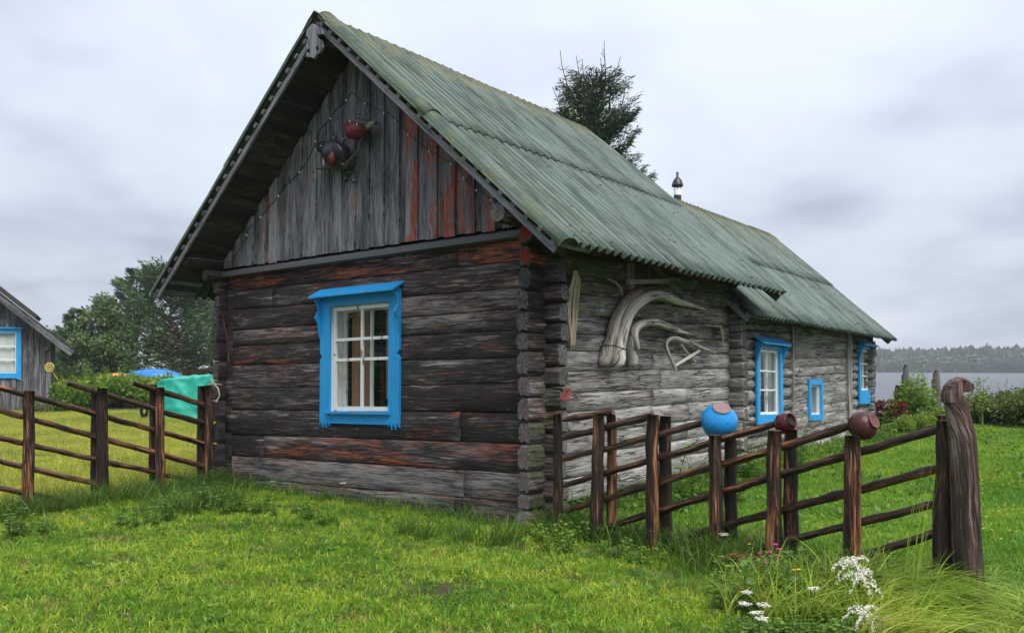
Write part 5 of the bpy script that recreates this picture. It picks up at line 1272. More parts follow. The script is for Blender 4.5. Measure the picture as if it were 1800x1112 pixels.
scatter('lawn_clover', cells(-7, 4.4, 4.4, 13.2, .2, lambda x, y: front_test(x, y) and y < 12.9), lambda x, y: 34*max(0, .35+1.8*nz(x*.9, y*.9, 12)), [rosette('rosette', 70+k, 9, .045, ('weed', 'weedlight', 'weedlight')[k]) for k in range(3)], .6, 1.3, 8, M['ground'])
scatter('lawn_long_tufts', cells(-7, 4.4, 4.4, 13.2, .2, lambda x, y: front_test(x, y) and y < 12.9), lambda x, y: 46*max(0, -.05+1.6*nz(x*1.2, y*1.2, 22)), [tuft('tuft', 16, .05, .06, .12, .0065, 1.2, M['yardright'], 80+k) for k in range(3)], .7, 1.3, 9, M['ground'])
src = [tuft('tuft', 22, .085, .04, .10, .0085, .9, M['yardleft'], 20+k) for k in range(4)]
scatter('left_yard_grass', cells(-27, -1.5, 9.2, 46, .5, lambda x, y: LEFTF(x, y) and not (x < -14 and y > 33.5)), lambda x, y: 320 if y < 15 else (180 if y < 24 else 90), src, .7, 1.4, 4, M['ground'])
scatter('yard_clover', cells(-.5, 17, 5, 20, .4, lambda x, y: right_yard(x, y)), lambda x, y: 40*max(0, .15+1.8*nz(x*.7, y*.7, 31)), [rosette('rosette', 90+k, 10, .07, ('weedlight', 'weed', 'weedlight')[k]) for k in range(3)], .7, 1.5, 18, M['ground'])
scatter('yard_tufts', cells(-.5, 17, 5, 24, .4, lambda x, y: right_yard(x, y)), lambda x, y: 30*max(0, .05+1.7*nz(x*.8, y*.8, 44)), [tuft('tuft', 24, .07, .08, .17, .009, 1.1, M['yardright'], 95+k) for k in range(3)], .7, 1.3, 19, M['ground'])
src = [tuft('tuft', 22, .07, .03, .085, .0085, 1.2, M['yardright'], 30+k) for k in range(4)]
scatter('right_yard_grass', cells(-.5, 17, 5, 27, .4, lambda x, y: right_yard(x, y)), lambda x, y: (480 if y < 10 else (300 if y < 15 else 150))*(.7+.6*max(0, min(1, .5+nz(x*.9, y*.9, 2)))), src, .7, 1.5, 5, M['ground'])

# ------------------------------------------------------------------ tall grass along walls and fences
RG = np.random.default_rng(11)
def strip(P, Q, n, width, side=0.0):
    """n random ground points in a strip around the line P-Q"""
    t = RG.random(n); P = np.array(P[:2]); Q = np.array(Q[:2]); d = Q-P; L = np.linalg.norm(d); nn = np.array([-d[1], d[0]])/L
    if nn[1] > 0: nn = -nn
    w_ = RG.normal(size=n)*width*.5+side
    xy = P[None]+d[None]*t[:, None]+nn[None]*w_[:, None]
    return np.array([(x, y, gz(x, y)-.01) for x, y in xy])
def clump(base, k, sp):
    """several blades from every base point"""
    b = np.repeat(base, k, 0); b[:, :2] += RG.normal(size=(len(b), 2))*sp; return b
def tall(name, base, h0, h1, wd, lean, mat, bias=(0, 0), seg=5):
    n = len(base); a = RG.random(n)*6.283; h = h0+(h1-h0)*RG.random(n)**1.4
    L = lean*(.25+RG.random(n))*h
    ln = np.stack([np.cos(a)*L+bias[0]*h, np.sin(a)*L+bias[1]*h], 1)
    me = blades_mesh(name, base, ln, h, wd*(.6+.8*RG.random(n)), M[mat], seg=seg, seed=int(RG.integers(1e6)))
    return tag(mkobj(name, me), kind='stuff')
w0, w1, w2, w3 = hw((-5.5, -.12, 0)), hw((-.3, -.12, 0)), hw((.12, .3, 0)), hw((.12, 4.6, 0))
tall('wall_grass', clump(strip(w0, w1, 120, .16, .10), 12, .05), .07, .30, .007, .75, 'tallgrass')
tall('wall_grass', clump(strip(gpix(395, 880), gpix(300, 905), 70, .45), 16, .06), .12, .40, .009, .9, 'tallgrass')
tall('wall_grass', clump(strip(gpix(705, 940), gpix(760, 950), 12, .12), 14, .04), .12, .36, .008, .7, 'tallgrass', (.25, -.1))
tall('wall_grass', clump(strip(gpix(790, 950), gpix(905, 955), 20, .14), 12, .05), .12, .40, .008, .7, 'tallgrass', (.15, -.1))
tall('fence_grass', clump(strip((LA[0]-.6, LA[1]-1.2), (LB[0]+.2, LB[1]+.1), 330, .32, .08), 16, .07), .10, .42, .008, .9, 'tallgrass', (.25, -.25))
tall('fence_grass', clump(strip((RA[0]-.1, RA[1]+.3), (2.1, 7.35), 150, .36, .02), 14, .06), .10, .40, .008, .9, 'tallgrass', (-.05, -.15))
tall('fence_grass', clump(strip((1.6, 8.0), (3.1, 6.05), 190, .50, .18), 16, .07), .14, .48, .008, 1.0, 'tallgrass', (.1, -.25))
tall('side_wall_grass', clump(strip(w2, w3, 180, .3, -.22), 14, .06), .12, .42, .009, .9, 'tallgrass')
tall('side_wall_grass', clump(strip(hw((.2, 4.6, 0)), hw((.2, 11.2, 0)), 150, .5, -.25), 10, .08), .1, .34, .011, .9, 'tallgrass')
# long bent grass round the foot of the carved post
B = np.array([(x, y, gz(x, y)-.01) for x, y in [gpix(RG.uniform(1480, 1640), RG.uniform(1040, 1080)) for _ in range(130)]])
tall('bent_grass', clump(B, 7, .03), .28, .52, .0125, .8, 'bentgrass', (.75, -1.0), 7)
B = np.array([(x, y, gz(x, y)-.01) for x, y in [gpix(RG.uniform(1280, 1560), RG.uniform(1040, 1110)) for _ in range(110)]])
tall('bent_grass', clump(B, 8, .035), .24, .52, .011, .9, 'bentgrass', (.15, -.35), 7)
B = np.array([(x, y, gz(x, y)-.01) for x, y in [gpix(RG.uniform(1500, 1660), RG.uniform(1085, 1150)) for _ in range(70)]])
tall('bent_grass', clump(B, 7, .035), .24, .46, .0125, .8, 'bentgrass', (.85, -.5), 7)
B = np.array([(x, y, gz(x, y)-.01) for x, y in [gpix(RG.uniform(1690, 1830), RG.uniform(1090, 1140)) for _ in range(60)]])
tall('bent_grass', clump(B, 6, .035), .06, .15, .010, .9, 'bentgrass', (.5, -.3), 6)
x, y = gpix(1600, 1085)
tall('grass_stalks', np.array([(x+.05*a, y+.03*b, 0) for a, b in RG.normal(size=(9, 2))]), .75, 1.28, .006, .10, 'bentgrass', (.14, 0), 7)

# ------------------------------------------------------------------ leafy weeds
def weed_mesh(name, n_st, h, leaf, wid, mat, seed, spread=.12, pairs=5, lean=.3):
    rg = np.random.default_rng(seed); C = []; D = []; U = []; L = []; T = []
    sv = MB()
    for s in range(n_st):
        a = rg.random()*6.283; r = spread*rg.random()**.5; b = np.array([r*math.cos(a), r*math.sin(a), 0]); hh = h*(.5+.5*rg.random()); ln = np.array([math.cos(a), math.sin(a), 0])*lean*hh*rg.random()
        pts = [b+ln*t*t+np.array([0, 0, hh*t]) for t in np.linspace(0, 1, 5)]
        sv.sweep(pts, [.004, .0035, .003, .0025, .002], 4, cap=False)
        for k in range(pairs+2):
            t = (k+1)/(pairs+2); p = b+ln*t*t+np.array([0, 0, hh*t]); az = k*1.57+rg.random()*.5
            for q in range(2 if k < pairs+1 else 3):
                aa = az+q*(3.14 if k < pairs+1 else 2.1)+rg.normal()*.2
                C.append(p); D.append((math.cos(aa), math.sin(aa), .35-.5*rg.random())); U.append((-math.sin(aa)+.2*rg.normal(), math.cos(aa), .3*rg.normal())); L.append(leaf*(.6+.6*rg.random())*(1.1-.5*t)); T.append(rg.random()*.6+.4*t)
    L = np.array(L); lm = leaf_mesh(name, C, D, U, L, L*wid, M[mat], T, fold=.12)
    me = bpy.data.meshes.new(name); me.from_pydata(sv.v, [], sv.f); me.materials.append(M['stem']); me.update()
    return lm, me
weeds = []
for k, (ns, h, lf, wd, mt, sp) in enumerate(((6, .34, .085, .62, 'weed', .12), (9, .22, .07, .8, 'weed', .18), (5, .40, .08, .55, 'weedlight', .10), (10, .16, .055, .75, 'weedlight', .16))):
    weeds.append((weed_mesh('leaves', ns, h, lf, wd, mt, 40+k, sp)))
WL = ['dark green nettle-like weed with pointed leaf pairs among the grass', 'low dark leafy weed with broad leaves in a loose mat', 'tall light green weed with narrow paired leaves on thin stems', 'small light green leafy weed close to the ground']
WG = ['dark nettle-like weeds', 'low dark broad-leaved weeds', 'tall light green weeds', 'small light green weeds']
def weed(kind, x, y, sc=1.0, label=None, z=None):
    o = thing('weed_plant', label or WL[kind], 'weed', (x, y, gz(x, y) if z is None else z), WG[kind] if not label else None, rnd.uniform(0, 6.28)); o.scale = (sc,)*3
    mkobj('leaves', weeds[kind][0], o); mkobj('stems', weeds[kind][1], o); return o
weed(2, *gpix(993, 925), 1.0, 'light green weed with heart-shaped leaves growing at the foot of the corner fence post')
weed(2, *gpix(1016, 920), 1.05, 'taller light green weed leaning on the lowest rail beside the cabin corner')
for (u, v, k, s) in ((372, 895, 0, 1.1), (402, 905, 0, 1.0), (350, 900, 1, 1.2), (432, 902, 3, 1.0), (466, 893, 2, .8), (475, 905, 3, 1.2), (560, 912, 3, 1.1), (585, 922, 3, .9), (520, 905, 3, 1), (300, 915, 0, .9), (240, 925, 1, 1), (60, 938, 1, 1.0), (20, 945, 0, 1), (955, 950, 3, 1.2), (975, 965, 3, 1.2), (1010, 948, 3, 1.3), (1040, 945, 0, .9), (1100, 950, 3, 1.2), (1130, 985, 3, 1), (1075, 975, 3, 1), (930, 945, 3, .9), (1265, 1045, 2, .8), (1255, 1075, 2, .8)):
    x, y = gpix(u, v)
    if not in_house(x, y): weed(k, x, y, s)
for _ in range(60):        # thick mat at the foot of the right fence
    u = RG.uniform(1290, 1690); v = RG.uniform(1035, 1150); x, y = gpix(u, v); weed(int(RG.choice([0, 1, 1, 0, 3]) if v < 1085 else RG.choice([1, 3])), x, y, RG.uniform(.75, 1.25) if v < 1085 else RG.uniform(.6, .85))
for _ in range(34):        # along the long wall
    t = RG.random(); p = hw((RG.uniform(.2, .8), .6+10.5*t, 0)); weed(int(RG.choice([0, 1, 3, 2])), p.x, p.y, RG.uniform(.9, 1.6))
weed(2, hw((.18, 2.35, 0)).x, hw((.18, 2.35, 0)).y, 1.7, 'tall dark climbing weed against the pale logs between the second and third fence posts')

# ------------------------------------------------------------------ flowers
def flower(name, label, u, v, d, kind, group):
    p = at(u, v, d); g = gz(p.x, p.y); o = thing(name, label, 'flower', (p.x, p.y, g), group); h = p.z-g
    rg = np.random.default_rng(int(u*7+v)); lx, ly = rg.normal(size=2)*.05
    mb = MB(); mb.sweep([(lx-.02, ly, 0), (lx*.5, ly*.5, h*.5), (0, 0, h)], [.004, .0035, .003], 5); mb.build('stem', M['stem'], o)
    C = []; D = []; U = []; L = []; Wd = .012
    if kind == 'plume':
        mat = M['petalwhite'] if 'white' in label else M['petalcream']
        for b in range(7):
            a = b*.9+rg.random()*.5; ln = .13+.05*rg.random(); el = .9-.16*b
            for k in range(110):
                t = rg.random(); rr = .014*(1-t*.8)
                dv = np.array([math.cos(a)*math.cos(el), math.sin(a)*math.cos(el), math.sin(el)-.7*t])
                C.append(np.array([0, 0, h-.02])+dv*ln*t+rg.normal(size=3)*rr*.7); D.append(rg.normal(size=3)); U.append(rg.normal(size=3)); L.append(.011)
        Wd = .009
    elif kind == 'umbel':
        mat = M['petalwhite']
        for b in range(22):
            a = rg.random()*6.28; r = .038*rg.random()**.5; c = np.array([r*math.cos(a), r*math.sin(a), h+.01*rg.random()])
            for k in range(9): C.append(c+rg.normal(size=3)*.003); q = rg.random()*6.28; D.append((math.cos(q), math.sin(q), .3)); U.append((-math.sin(q), math.cos(q), 0)); L.append(.010)
        Wd = .008
    elif kind == 'cup':
        mat = M['petalyellow']
        for k in range(9): a = k*.70; C.append((0, 0, h)); D.append((math.cos(a), math.sin(a), .45)); U.append((-math.sin(a), math.cos(a), 0)); L.append(.024)
        Wd = .017
    elif kind == 'pink':
        mat = M['petalpink']
        for b in range(6):
            c = np.array([.03*rg.normal(), .02*rg.normal(), h-.05+.022*b])
            for k in range(6): q = rg.random()*6.28; C.append(c); D.append((math.cos(q), math.sin(q), .5)); U.append((-math.sin(q), math.cos(q), .3)); L.append(.028)
        Wd = .024
    mkobj('petals', leaf_mesh('petals', C, D, U, L, Wd, mat, fold=.15), o); return o
flower('astilbe_flower', 'largest white feathery plume above the bent grass beside the speckled pot post', 1500, 984, 5.75, 'plume', 'plumes')
flower('astilbe_flower', 'cream feathery plume just below the largest white plume', 1514, 1008, 5.65, 'plume', 'plumes')
flower('astilbe_flower', 'white plume low in the bent grass near the bottom edge', 1519, 1070, 5.25, 'plume', 'plumes')
flower('astilbe_flower', 'cream thin plume lowest of all at the bottom edge', 1541, 1090, 5.2, 'plume', 'plumes')
for (u, v, d, lab) in ((1312, 1042, 5.5, 'white flat flower head, highest of the cluster at the bottom edge'), (1309, 1062, 5.35, 'white flat flower head at the left of the bottom cluster'), (1342, 1064, 5.35, 'white flat flower head at the right of the bottom cluster'), (1330, 1078, 5.2, 'white flat flower head at the bottom of the cluster'), (1337, 1089, 5.15, 'tiny white flower head lowest in the bottom cluster'), (1432, 1036, 5.5, 'lone white flower head amid dark leaves below the maroon pot post'), (1273, 940, 7.3, 'white flower head against the post carrying the blue pot'), (604, 850, 9.9, 'thin tall white flower against the cabin wall below the window')):
    flower('yarrow_flower', lab, u, v, d, 'umbel', 'white flat-headed flowers')
for (u, v, d, lab) in ((1317, 957, 7.2, 'yellow flower by the broken end of the lowest rail'), (1349, 971, 6.9, 'small yellow flower left above the pink bloom'), (1397, 1003, 6.0, 'left one of two yellow flowers side by side below the pink bloom'), (1404, 1002, 6.0, 'right one of two yellow flowers side by side below the pink bloom')):
    flower('buttercup_flower', lab, u, v, d, 'cup', 'yellow flowers by the fence')
flower('pink_flower', 'bright pink bloom at the foot of the maroon pot post', 1361, 975, 6.5, 'pink', None); flower('pink_flower', 'small pink bud low left of the bright pink bloom', 1341, 988, 6.7, 'pink', None)
x, y = gpix(1302, 1012); o = thing('fern_plant', 'withered brown fern frond at the foot of the right fence', 'fern', (x, y, gz(x, y)))
C = []; D = []; U = []; L = []
for f in range(5):
    a = f*1.3-.6
    for k in range(22):
        t = k/22; p = np.array([math.cos(a)*.22*t, math.sin(a)*.12*t, .16+.12*t-.2*t*t])
        for s in (1, -1): C.append(p); D.append((-math.sin(a)*s+.4*math.cos(a), math.cos(a)*s+.4*math.sin(a), -.2)); U.append((0, 0, 1)); L.append(.06*(1-t*.8))
mkobj('fronds', leaf_mesh('fronds', C, D, np.array(U)+RG.normal(size=(len(U), 3))*.5, L, .016, M['fern']), o)
# little yellow flowers in the right-hand meadow
C = []; D = []; U = []
for _ in range(420):
    u, v = RG.uniform(1690, 1830), RG.uniform(765, 1000)
    x, y = gpix(u, v); x += RG.normal()*.2; y += RG.normal()*.5
    if nz(x*1.1, y*1.1, 4)+.25*RG.normal() < .12 or RG.random() < (v-760)/330: continue
    if not right_yard(x, y): continue
    z = gz(x, y)+RG.uniform(.10, .2)
    for k in range(5): a = k*1.256; C.append((x, y, z)); D.append((math.cos(a), math.sin(a), .3)); U.append((-math.sin(a), math.cos(a), 0))
tag(mkobj('meadow_buttercups', leaf_mesh('meadow_buttercups', C, D, U, .017, .015, M['petalyellow'])), kind='stuff')
C = []; D = []; U = []
for _ in range(160):
    x, y = RG.uniform(-16, -4.5), RG.uniform(12.5, 30)
    if not LEFTF(x, y): continue
    z = gz(x, y)+.07
    for k in range(5): a = k*1.256; C.append((x, y, z)); D.append((math.cos(a), math.sin(a), .3)); U.append((-math.sin(a), math.cos(a), 0))
tag(mkobj('yard_buttercups', leaf_mesh('yard_buttercups', C, D, U, .022, .02, M['petalyellow'])), kind='stuff')

# ------------------------------------------------------------------ shrubs and trees
def shrub_mesh(seed, n, rx, ry, rz_, leaf, mat, top=.0, clumps=26):
    rg = np.random.default_rng(seed); cl = []
    for k in range(clumps):
        a = rg.random()*6.283; r = rg.random()**.5; cl.append((rx*r*math.cos(a)*.85, ry*r*math.sin(a)*.85, rz_*(.25+.62*rg.random()*(1-.35*r)), .22+.18*rg.random()))
    C = []; D = []; U = []; L = []; T = []
    for k in range(n):
        c = cl[rg.integers(len(cl))]; v = rg.normal(size=3); v /= np.linalg.norm(v); rr = c[3]*(.6+.45*rg.random())
        p = np.array(c[:3])+v*rr*np.array([1, 1, .9]); 
        if p[2] < .02: p[2] = rg.random()*.3
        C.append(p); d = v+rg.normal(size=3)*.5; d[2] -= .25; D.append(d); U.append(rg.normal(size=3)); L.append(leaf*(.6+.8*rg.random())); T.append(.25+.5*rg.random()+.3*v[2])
    for k in range(int(clumps*top)):       # loose sprigs above the mass
        c = cl[rg.integers(len(cl))]; h = .25+.4*rg.random(); lx = rg.normal()*.12
        for q in range(16):
            t = q/16; C.append((c[0]+lx*t, c[1], c[2]+c[3]*.6+h*t)); a = rg.random()*6.28; D.append((math.cos(a), math.sin(a), .3)); U.append(rg.normal(size=3)); L.append(leaf*(1-.5*t)); T.append(.4+.5*rg.random())
    L = np.array(L); me = leaf_mesh('leaves', C, D, U, L, L*.62, M[mat], T, fold=.1)
    sv = MB()
    for k in range(9):
        c = cl[k % len(cl)]; sv.sweep([(c[0]*.2, c[1]*.2, -.05), (c[0]*.6, c[1]*.6, c[2]*.5), c[:3]], [.018, .013, .006], 5, cap=False)
    st = bpy.data.meshes.new('stems'); st.from_pydata(sv.v, [], sv.f); st.materials.append(M['twig']); st.update()
    return me, st
def shrub(label, x, y, ms, group, sc=1.0, rot=None, z=None):
    o = thing('shrub', label, 'shrub', (x, y, gz(x, y) if z is None else z), group, rnd.uniform(0, 6.28) if rot is None else rot); o.scale = sc if isinstance(sc, tuple) else (sc,)*3
    mkobj('leaves', ms[0], o); mkobj('stems', ms[1], o); return o
rasp = [shrub_mesh(60+k, 3600, 1.15, .9, 1.35, .15, 'shrub', .5) for k in range(3)]
for i, (u, d, s) in enumerate(((98, 38, .95), (122, 37, .9), (148, 38.5, 1.0), (172, 37.5, 1.0), (196, 38, 1.05), (222, 37.2, 1.08), (246, 38.4, 1.02), (270, 38.2, .98), (296, 39, 1.0), (330, 39, .95))):
    p = at(u, VH, d); shrub('leafy raspberry bush in the hedge behind the left yard', p.x, p.y, rasp[i % 3], 'raspberry bushes behind the left yard', s)
p = at(121, VH, 33.3); shrub('narrow leafy bush right beside the grey shed corner', p.x, p.y, rasp[1], None, (.52, .5, .92))
p = at(62, VH, 33); shrub('low wispy clump of brownish grass and leaves at the foot of the grey shed', p.x+.3, p.y, shrub_mesh(80, 700, .6, .3, .38, .09, 'shrubdry'), None, (1, 1, .8))
wild = [shrub_mesh(90+k, 4200, 1.1, .8, 1.0, .10, 'shrubdry', .8) for k in range(3)]
for i, (u, d, s) in enumerate(((1740, 21.5, .74), (1772, 20.8, .78), (1806, 21, .84), (1845, 20, .9), (1716, 22.5, .62), (1684, 23, .55), (1890, 20.5, 1.0))):
    p = at(u, VH, d); shrub('bushy mixed shrub with reddish tips along the lake bank', p.x, p.y, wild[i % 3], 'shrubs along the lake bank', s)
grn = [shrub_mesh(100+k, 3600, .6, .5, 1.15, .085, 'shrub', .5, 20) for k in range(2)]
p = at(1606, VH, 19.6); shrub('upright leafy green bush wrapped round the grey post by the planter', p.x, p.y, shrub_mesh(110, 3000, .26, .3, 1.22, .075, 'shrub', .9, 24), None)
for i, (u, d, s) in enumerate(((1630, 18.6, .42), (1652, 19, .48), (1672, 18.4, .42), (1592, 18.2, .36), (1562, 18.3, .22))):
    p = at(u, VH, d); shrub('low green bush between the cabin corner and the carved post', p.x, p.y, grn[i % 2], 'low green bushes behind the right fence', s)
for (u, v0, d, lab) in ((1728, 655, 20.2, 'thin leafy sprig rising highest above the lake bank shrubs'), (1552, 700, 18.9, 'thin leafy sprig beside the far cabin corner')):
    p = at(u, v0, d); g = gz(p.x, p.y); o = thing('sprig', lab, 'sprig', (p.x, p.y, g)); h = p.z-g; rg = np.random.default_rng(int(u))
    mb = MB(); C = []; D = []; U = []
    for s in range(4):
        lx = rg.normal()*.22; hh = h*(.7+.3*rg.random()); mb.sweep([(0, 0, 0), (lx*.4, 0, hh*.6), (lx, 0, hh)], [.008, .006, .003], 4)
        for k in range(44): t = .35+.65*rg.random(); a = rg.random()*6.28; C.append((lx*t*t+rg.normal()*.05, rg.normal()*.05, hh*t)); D.append((math.cos(a), math.sin(a), .2)); U.append(rg.normal(size=3))
    mb.build('stems', M['stem'], o); mkobj('leaves', leaf_mesh('leaves', C, D, U, .075, .042, M['shrub'], fold=.1), o)

def conifer(label, x, y, H, R0, z0, mat, seed, n_br, per, leaf, group=None, cat='tree', barkm='treebark', shape=1.0, droop=.25, bare=.0, name='pine_tree', clumpy=.0, wid=.22, el0=.15, el1=.72):
    """trunk with whorled limbs carrying needle sprays along their length"""
    rg = np.random.default_rng(seed); o = thing(name, label, cat, (x, y, gz(x, y)), group)
    mb = MB(); pts = [(.06*nz(k*.7, seed)*H*.15, .05*nz(seed, k*.7)*H*.15, H*k/8) for k in range(9)]
    mb.sweep(pts, [H*.016*(1-.9*k/8)+.01 for k in range(9)], 8, rough=.15, seed=seed)
    C = []; D = []; U = []; L = []; T = []
    for b in range(n_br):
        t = z0+(1-z0)*((b+rg.random())/n_br); zz = H*t; a = rg.random()*6.283
        ln = R0*((1-t)/(1-z0))**shape*(.65+.5*rg.random())+.10*R0
        el = el0+el1*((t-z0)/(1-z0)); k0 = min(7, int(t*8)); f = t*8-k0
        bp = np.array(pts[k0])*(1-f)+np.array(pts[k0+1])*f
        dirh = np.array([math.cos(a), math.sin(a), 0])
        curve = lambda s: bp+dirh*ln*s+np.array([0, 0, ln*(math.sin(el)*s-droop*s*(1-s)*2+droop*.9*s**3)])
        mb.sweep([curve(s) for s in (0, .35, .7, 1.0)], [ln*.016+.012, ln*.012+.008, ln*.007+.005, .004], 5, cap=False)
        tone = rg.random()*.55+.1
        for k in range(per if not bare or t < bare else int(per*.22)):
            s = .18+.82*rg.random()**.75; p = curve(s); w_ = ln*.30*(1.15-s)+.06*R0
            q = p+dirh*0+np.array([-math.sin(a), math.cos(a), 0])*rg.normal()*w_*.6+np.array([0, 0, rg.normal()*w_*(.16+clumpy)])
            d = dirh*(.8+.4*rg.random())+np.array([-math.sin(a), math.cos(a), 0])*rg.normal()*.7+np.array([0, 0, .25+.35*rg.normal()])
            C.append(q); D.append(d); U.append(rg.normal(size=3)); L.append(leaf*(.6+.8*rg.random())); T.append(tone+.35*rg.random())
    mb.build('trunk', M[barkm], o); L = np.array(L)
    mkobj('crown', leaf_mesh('crown', C, D, U, L, L*wid, M[mat], T), o); return o
def broadleaf(label, x, y, H, Rw, z0, seed, n, leaf, group=None, mat='birch', name='birch_tree'):
    rg = np.random.default_rng(seed); o = thing(name, label, 'tree', (x, y, gz(x, y)), group); mb = MB()
    mb.sweep([(0, 0, -.1), (.1, 0, H*.4), (.0, .1, H*.75), (0, 0, H*.97)], [H*.018, H*.014, H*.008, .01], 8, rough=.1)
    cl = []
    for k in range(60):
        t = z0+(1-z0)*rg.random(); a = rg.random()*6.28; r = Rw*math.sin(math.pi*min(1, (.12+.80*(t-z0)/(1-z0))))**.7*(.35+.65*rg.random()); c = np.array([r*math.cos(a), r*math.sin(a), H*t]); cl.append((c, Rw*(.16+.16*rg.random()), rg.random()*.6))
        mb.sweep([(0, 0, max(H*.15, H*t-r*.9)), tuple(c*.5+np.array([0, 0, H*t-r*.4])*.5), tuple(c)], [.035, .02, .008], 4, cap=False)
    C = []; D = []; U = []; L = []; T = []
    for k in range(n):
        c = cl[rg.integers(60)]; v = rg.normal(size=3); v /= np.linalg.norm(v); p = c[0]+v*c[1]*(.4+.7*rg.random()); C.append(p); d = v*.5+rg.normal(size=3)*.5; d[2] -= .5; D.append(d); U.append(rg.normal(size=3)); L.append(leaf*(.6+.8*rg.random())); T.append(c[2]+.35*rg.random())
    mb.build('trunk', M['treebark'], o); L = np.array(L); mkobj('crown', leaf_mesh('crown', C, D, U, L, L*.6, M[mat], T), o); return o
p = at(300, VH, 62); conifer('large spreading pine with reddish limbs left of the cabin', p.x, p.y, 7.9, 5.0, .10, 'pine', 4, 96, 170, .36, shape=.55, droop=.12, clumpy=.10)
p = at(240, VH, 64); conifer('tall open-topped pine at the front of the big pine', p.x, p.y, 8.4, 3.0, .22, 'pine', 9, 60, 150, .34, shape=.75, droop=.05, clumpy=.08)
p = at(372, VH, 66); conifer('dark pine partly hidden behind the cabin corner', p.x, p.y, 6.9, 4.0, .08, 'pine', 14, 70, 150, .36, shape=.6, clumpy=.1)
p = at(192, VH, 60); broadleaf('rounded grey-green birch between the young spruce and the pines', p.x, p.y, 6.1, 2.3, .12, 21, 9000, .22)
p = at(135, VH, 60); conifer('young spruce standing leftmost in the tree group', p.x, p.y, 5.4, 1.9, .05, 'pine', 25, 70, 110, .28, shape=.8, name='spruce_tree')
p = at(108, VH, 66); broadleaf('small rounded tree behind the shed eave', p.x, p.y, 4.2, 2.0, .08, 28, 5000, .22)
p = at(165, VH, 70); broadleaf('dark bushy tree low behind the birch', p.x, p.y, 4.6, 2.6, .05, 33, 6000, .26, mat='pine')
for (x, y, H, k) in ((-24, 4.5, 9.5, 41), (-22.5, 8.2, 8.0, 42), (-25, 11.5, 10, 43), (-23.5, 1.0, 9, 44)):
    broadleaf('leafy tree left of the yard, mirrored in the cabin window', x, y, H, 2.6, .05, k, 5000, .34, group='trees left of the yard', mat='birch', name='leafy_tree')
# spruce behind the cabin: several bare leaders above a dense dark body
p = at(1046, VH, 27)
sp = conifer('dark dense spruce behind the roof with bare twiggy tops', p.x-.1, p.y, 10.3, 2.2, .12, 'spruce', 31, 420, 260, .17, shape=.36, droop=.20, bare=.86, el0=.0, el1=.42, name='spruce_tree', wid=.16, barkm='twig')
rg = np.random.default_rng(3); mb = MB(); C = []; D = []; U = []
for (lx, ly, b0, tp) in ((-.85, .1, 8.3, 11.25), (-.5, -.2, 8.4, 11.0), (-.2, .1, 8.6, 11.0), (.1, .2, 8.5, 10.8), (.42, 0, 8.5, 11.5), (.3, .3, 8.3, 11.1), (.75, -.1, 8.2, 11.0), (1.0, .1, 7.8, 10.5), (-1.1, .2, 7.6, 10.2)):
    cv = lambda t: Vector((lx*(.45+.6*t)+.07*math.sin(t*7+lx*9), ly, b0+(tp-b0)*t))
    mb.sweep([cv(t) for t in np.linspace(0, 1, 8)], [.028*(1-t)+.008 for t in np.linspace(0, 1, 8)], 5)
    for k in range(16):
        t = .15+.8*rg.random(); a = rg.random()*6.28; ln = .42*(1.1-t)*(.6+.7*rg.random()); b = cv(t); e = Vector((math.cos(a)*ln, math.sin(a)*ln, ln*.25)); e2 = e*1.3+Vector((0, 0, ln*.55))
        mb.sweep([b, b+e*.6, b+e2], [.012, .010, .006], 4)
        if t < .62:
            for q in range(40): s = rg.random(); C.append(b+e2*s+Vector(rg.normal(size=3)*.03)); D.append(np.array(e)+rg.normal(size=3)*.3); U.append(rg.normal(size=3))
mb.build('bare_tops', M['twig'], sp); mkobj('top_needles', leaf_mesh('top_needles', C, D, U, .12, .025, M['spruce']), sp)
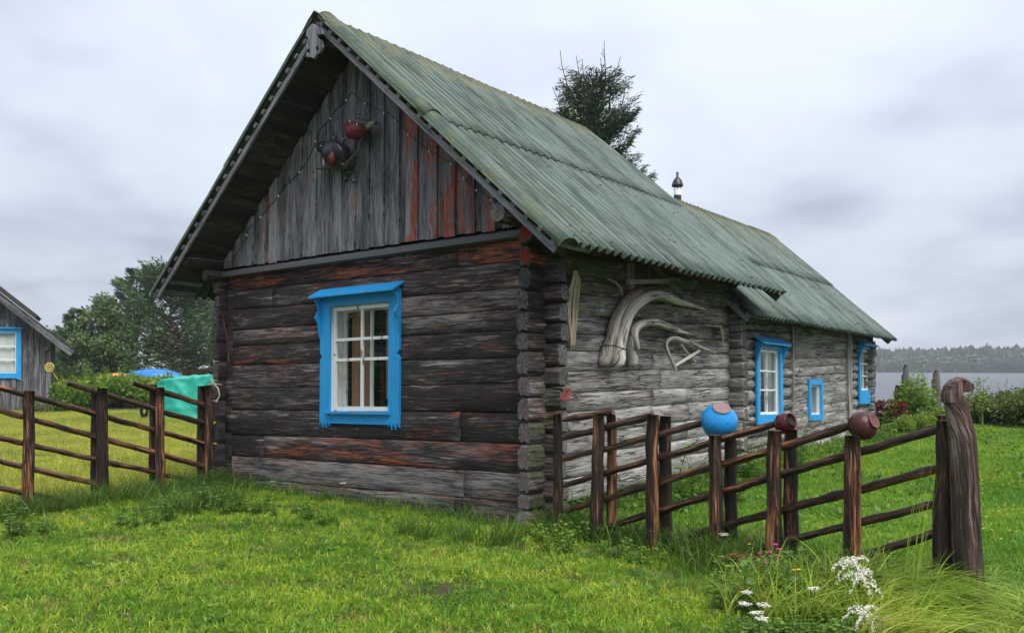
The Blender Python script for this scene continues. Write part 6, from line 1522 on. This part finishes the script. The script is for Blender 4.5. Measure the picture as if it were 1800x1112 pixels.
# far forest across the lake: one mass
def far_tree(H, Rw, seed, leafy):
    rg = np.random.default_rng(seed); V = []; Fq = []
    n = 12
    if not leafy:
        for k in range(9):
            t = k/9; z0 = H*(.10+.88*t); z1 = z0+H*.17; r = Rw*(1-t)**.8+.12
            b = len(V); V.append((0, 0, min(H*1.02, z1)))
            for i in range(n): a = 2*math.pi*(i+.5*(k % 2))/n; rr = r*(.62+.5*rg.random()) if i % 2 else r*.55; V.append((rr*math.cos(a), rr*math.sin(a), z0-.25*rg.random()))
            for i in range(n): Fq.append((b, b+1+i, b+1+(i+1) % n))
    else:
        for k in range(26):
            t = rg.random(); a = rg.random()*6.28; r = Rw*math.sin(math.pi*(.15+.75*t))*(.3+.6*rg.random()); c = np.array([r*math.cos(a), r*math.sin(a), H*(.25+.68*t)]); s = Rw*(.28+.2*rg.random()); b = len(V)
            for d in ((1, 0, 0), (-1, 0, 0), (0, 1, 0), (0, -1, 0), (0, 0, 1), (0, 0, -1)): V.append(tuple(c+np.array(d)*s*(.7+.6*rg.random())))
            for f in ((0, 2, 4), (2, 1, 4), (1, 3, 4), (3, 0, 4), (2, 0, 5), (1, 2, 5), (3, 1, 5), (0, 3, 5)): Fq.append(tuple(b+i for i in f))
    return np.array(V), Fq
prot = [far_tree(1, .125, k, False) for k in range(5)]+[far_tree(1, .26, 50+k, True) for k in range(3)]
V = []; Fc = []; tn = []; vo = 0; frg = np.random.default_rng(8)
for row, t in enumerate((2, 5, 9, 15, 23, 33, 46, 62, 82)):
    s = -50
    while s < SL+10:
        s += 1.1+1.5*frg.random(); tt = t+frg.normal()*1.8; lo = frg.random() < (.55 if row < 2 else .22); k = int(frg.integers(5)) if not lo else 5+int(frg.integers(3))
        Hh = (8+5*frg.random() if row < 2 else 14.5+3.5*frg.random()) if not lo else 8+6*frg.random()
        if not lo and frg.random() < .08: Hh *= 1.12
        P, Fq = prot[k]; an = frg.random()*6.28; ca, sa = math.cos(an), math.sin(an); x, y = shore(s, max(1.5, tt)); w_ = Hh*(.8+.5*frg.random())
        Q = np.stack([x+(P[:, 0]*ca-P[:, 1]*sa)*w_, y+(P[:, 0]*sa+P[:, 1]*ca)*w_, shore_z(tt)+P[:, 2]*Hh-.2], 1)
        V.append(Q); Fc += [tuple(vo+i for i in f) for f in Fq]; tn += [frg.random()*.5+(.4 if lo else 0)]*len(Fq); vo += len(P)
me = bpy.data.meshes.new('far_forest'); me.from_pydata([tuple(p) for p in np.concatenate(V)], [], Fc); me.materials.append(M['forest'])
me.attributes.new('tone', 'FLOAT', 'FACE').data.foreach_set('value', tn); me.update(); tag(mkobj('far_forest', me), kind='stuff')

# ------------------------------------------------------------------ air over the lake
HAZE = .0004
mb = MB(); mb.box((-640, -30, -6.0), (760, 1010, 34.0))
m, nt = newmat('haze'); N(nt, 'ShaderNodeOutputMaterial', {'Volume': N(nt, 'ShaderNodeVolumePrincipled', {'Color': (.86, .90, .96, 1), 'Density': HAZE, 'Anisotropy': 0.0})})
tag(mb.build('haze', m), kind='stuff')
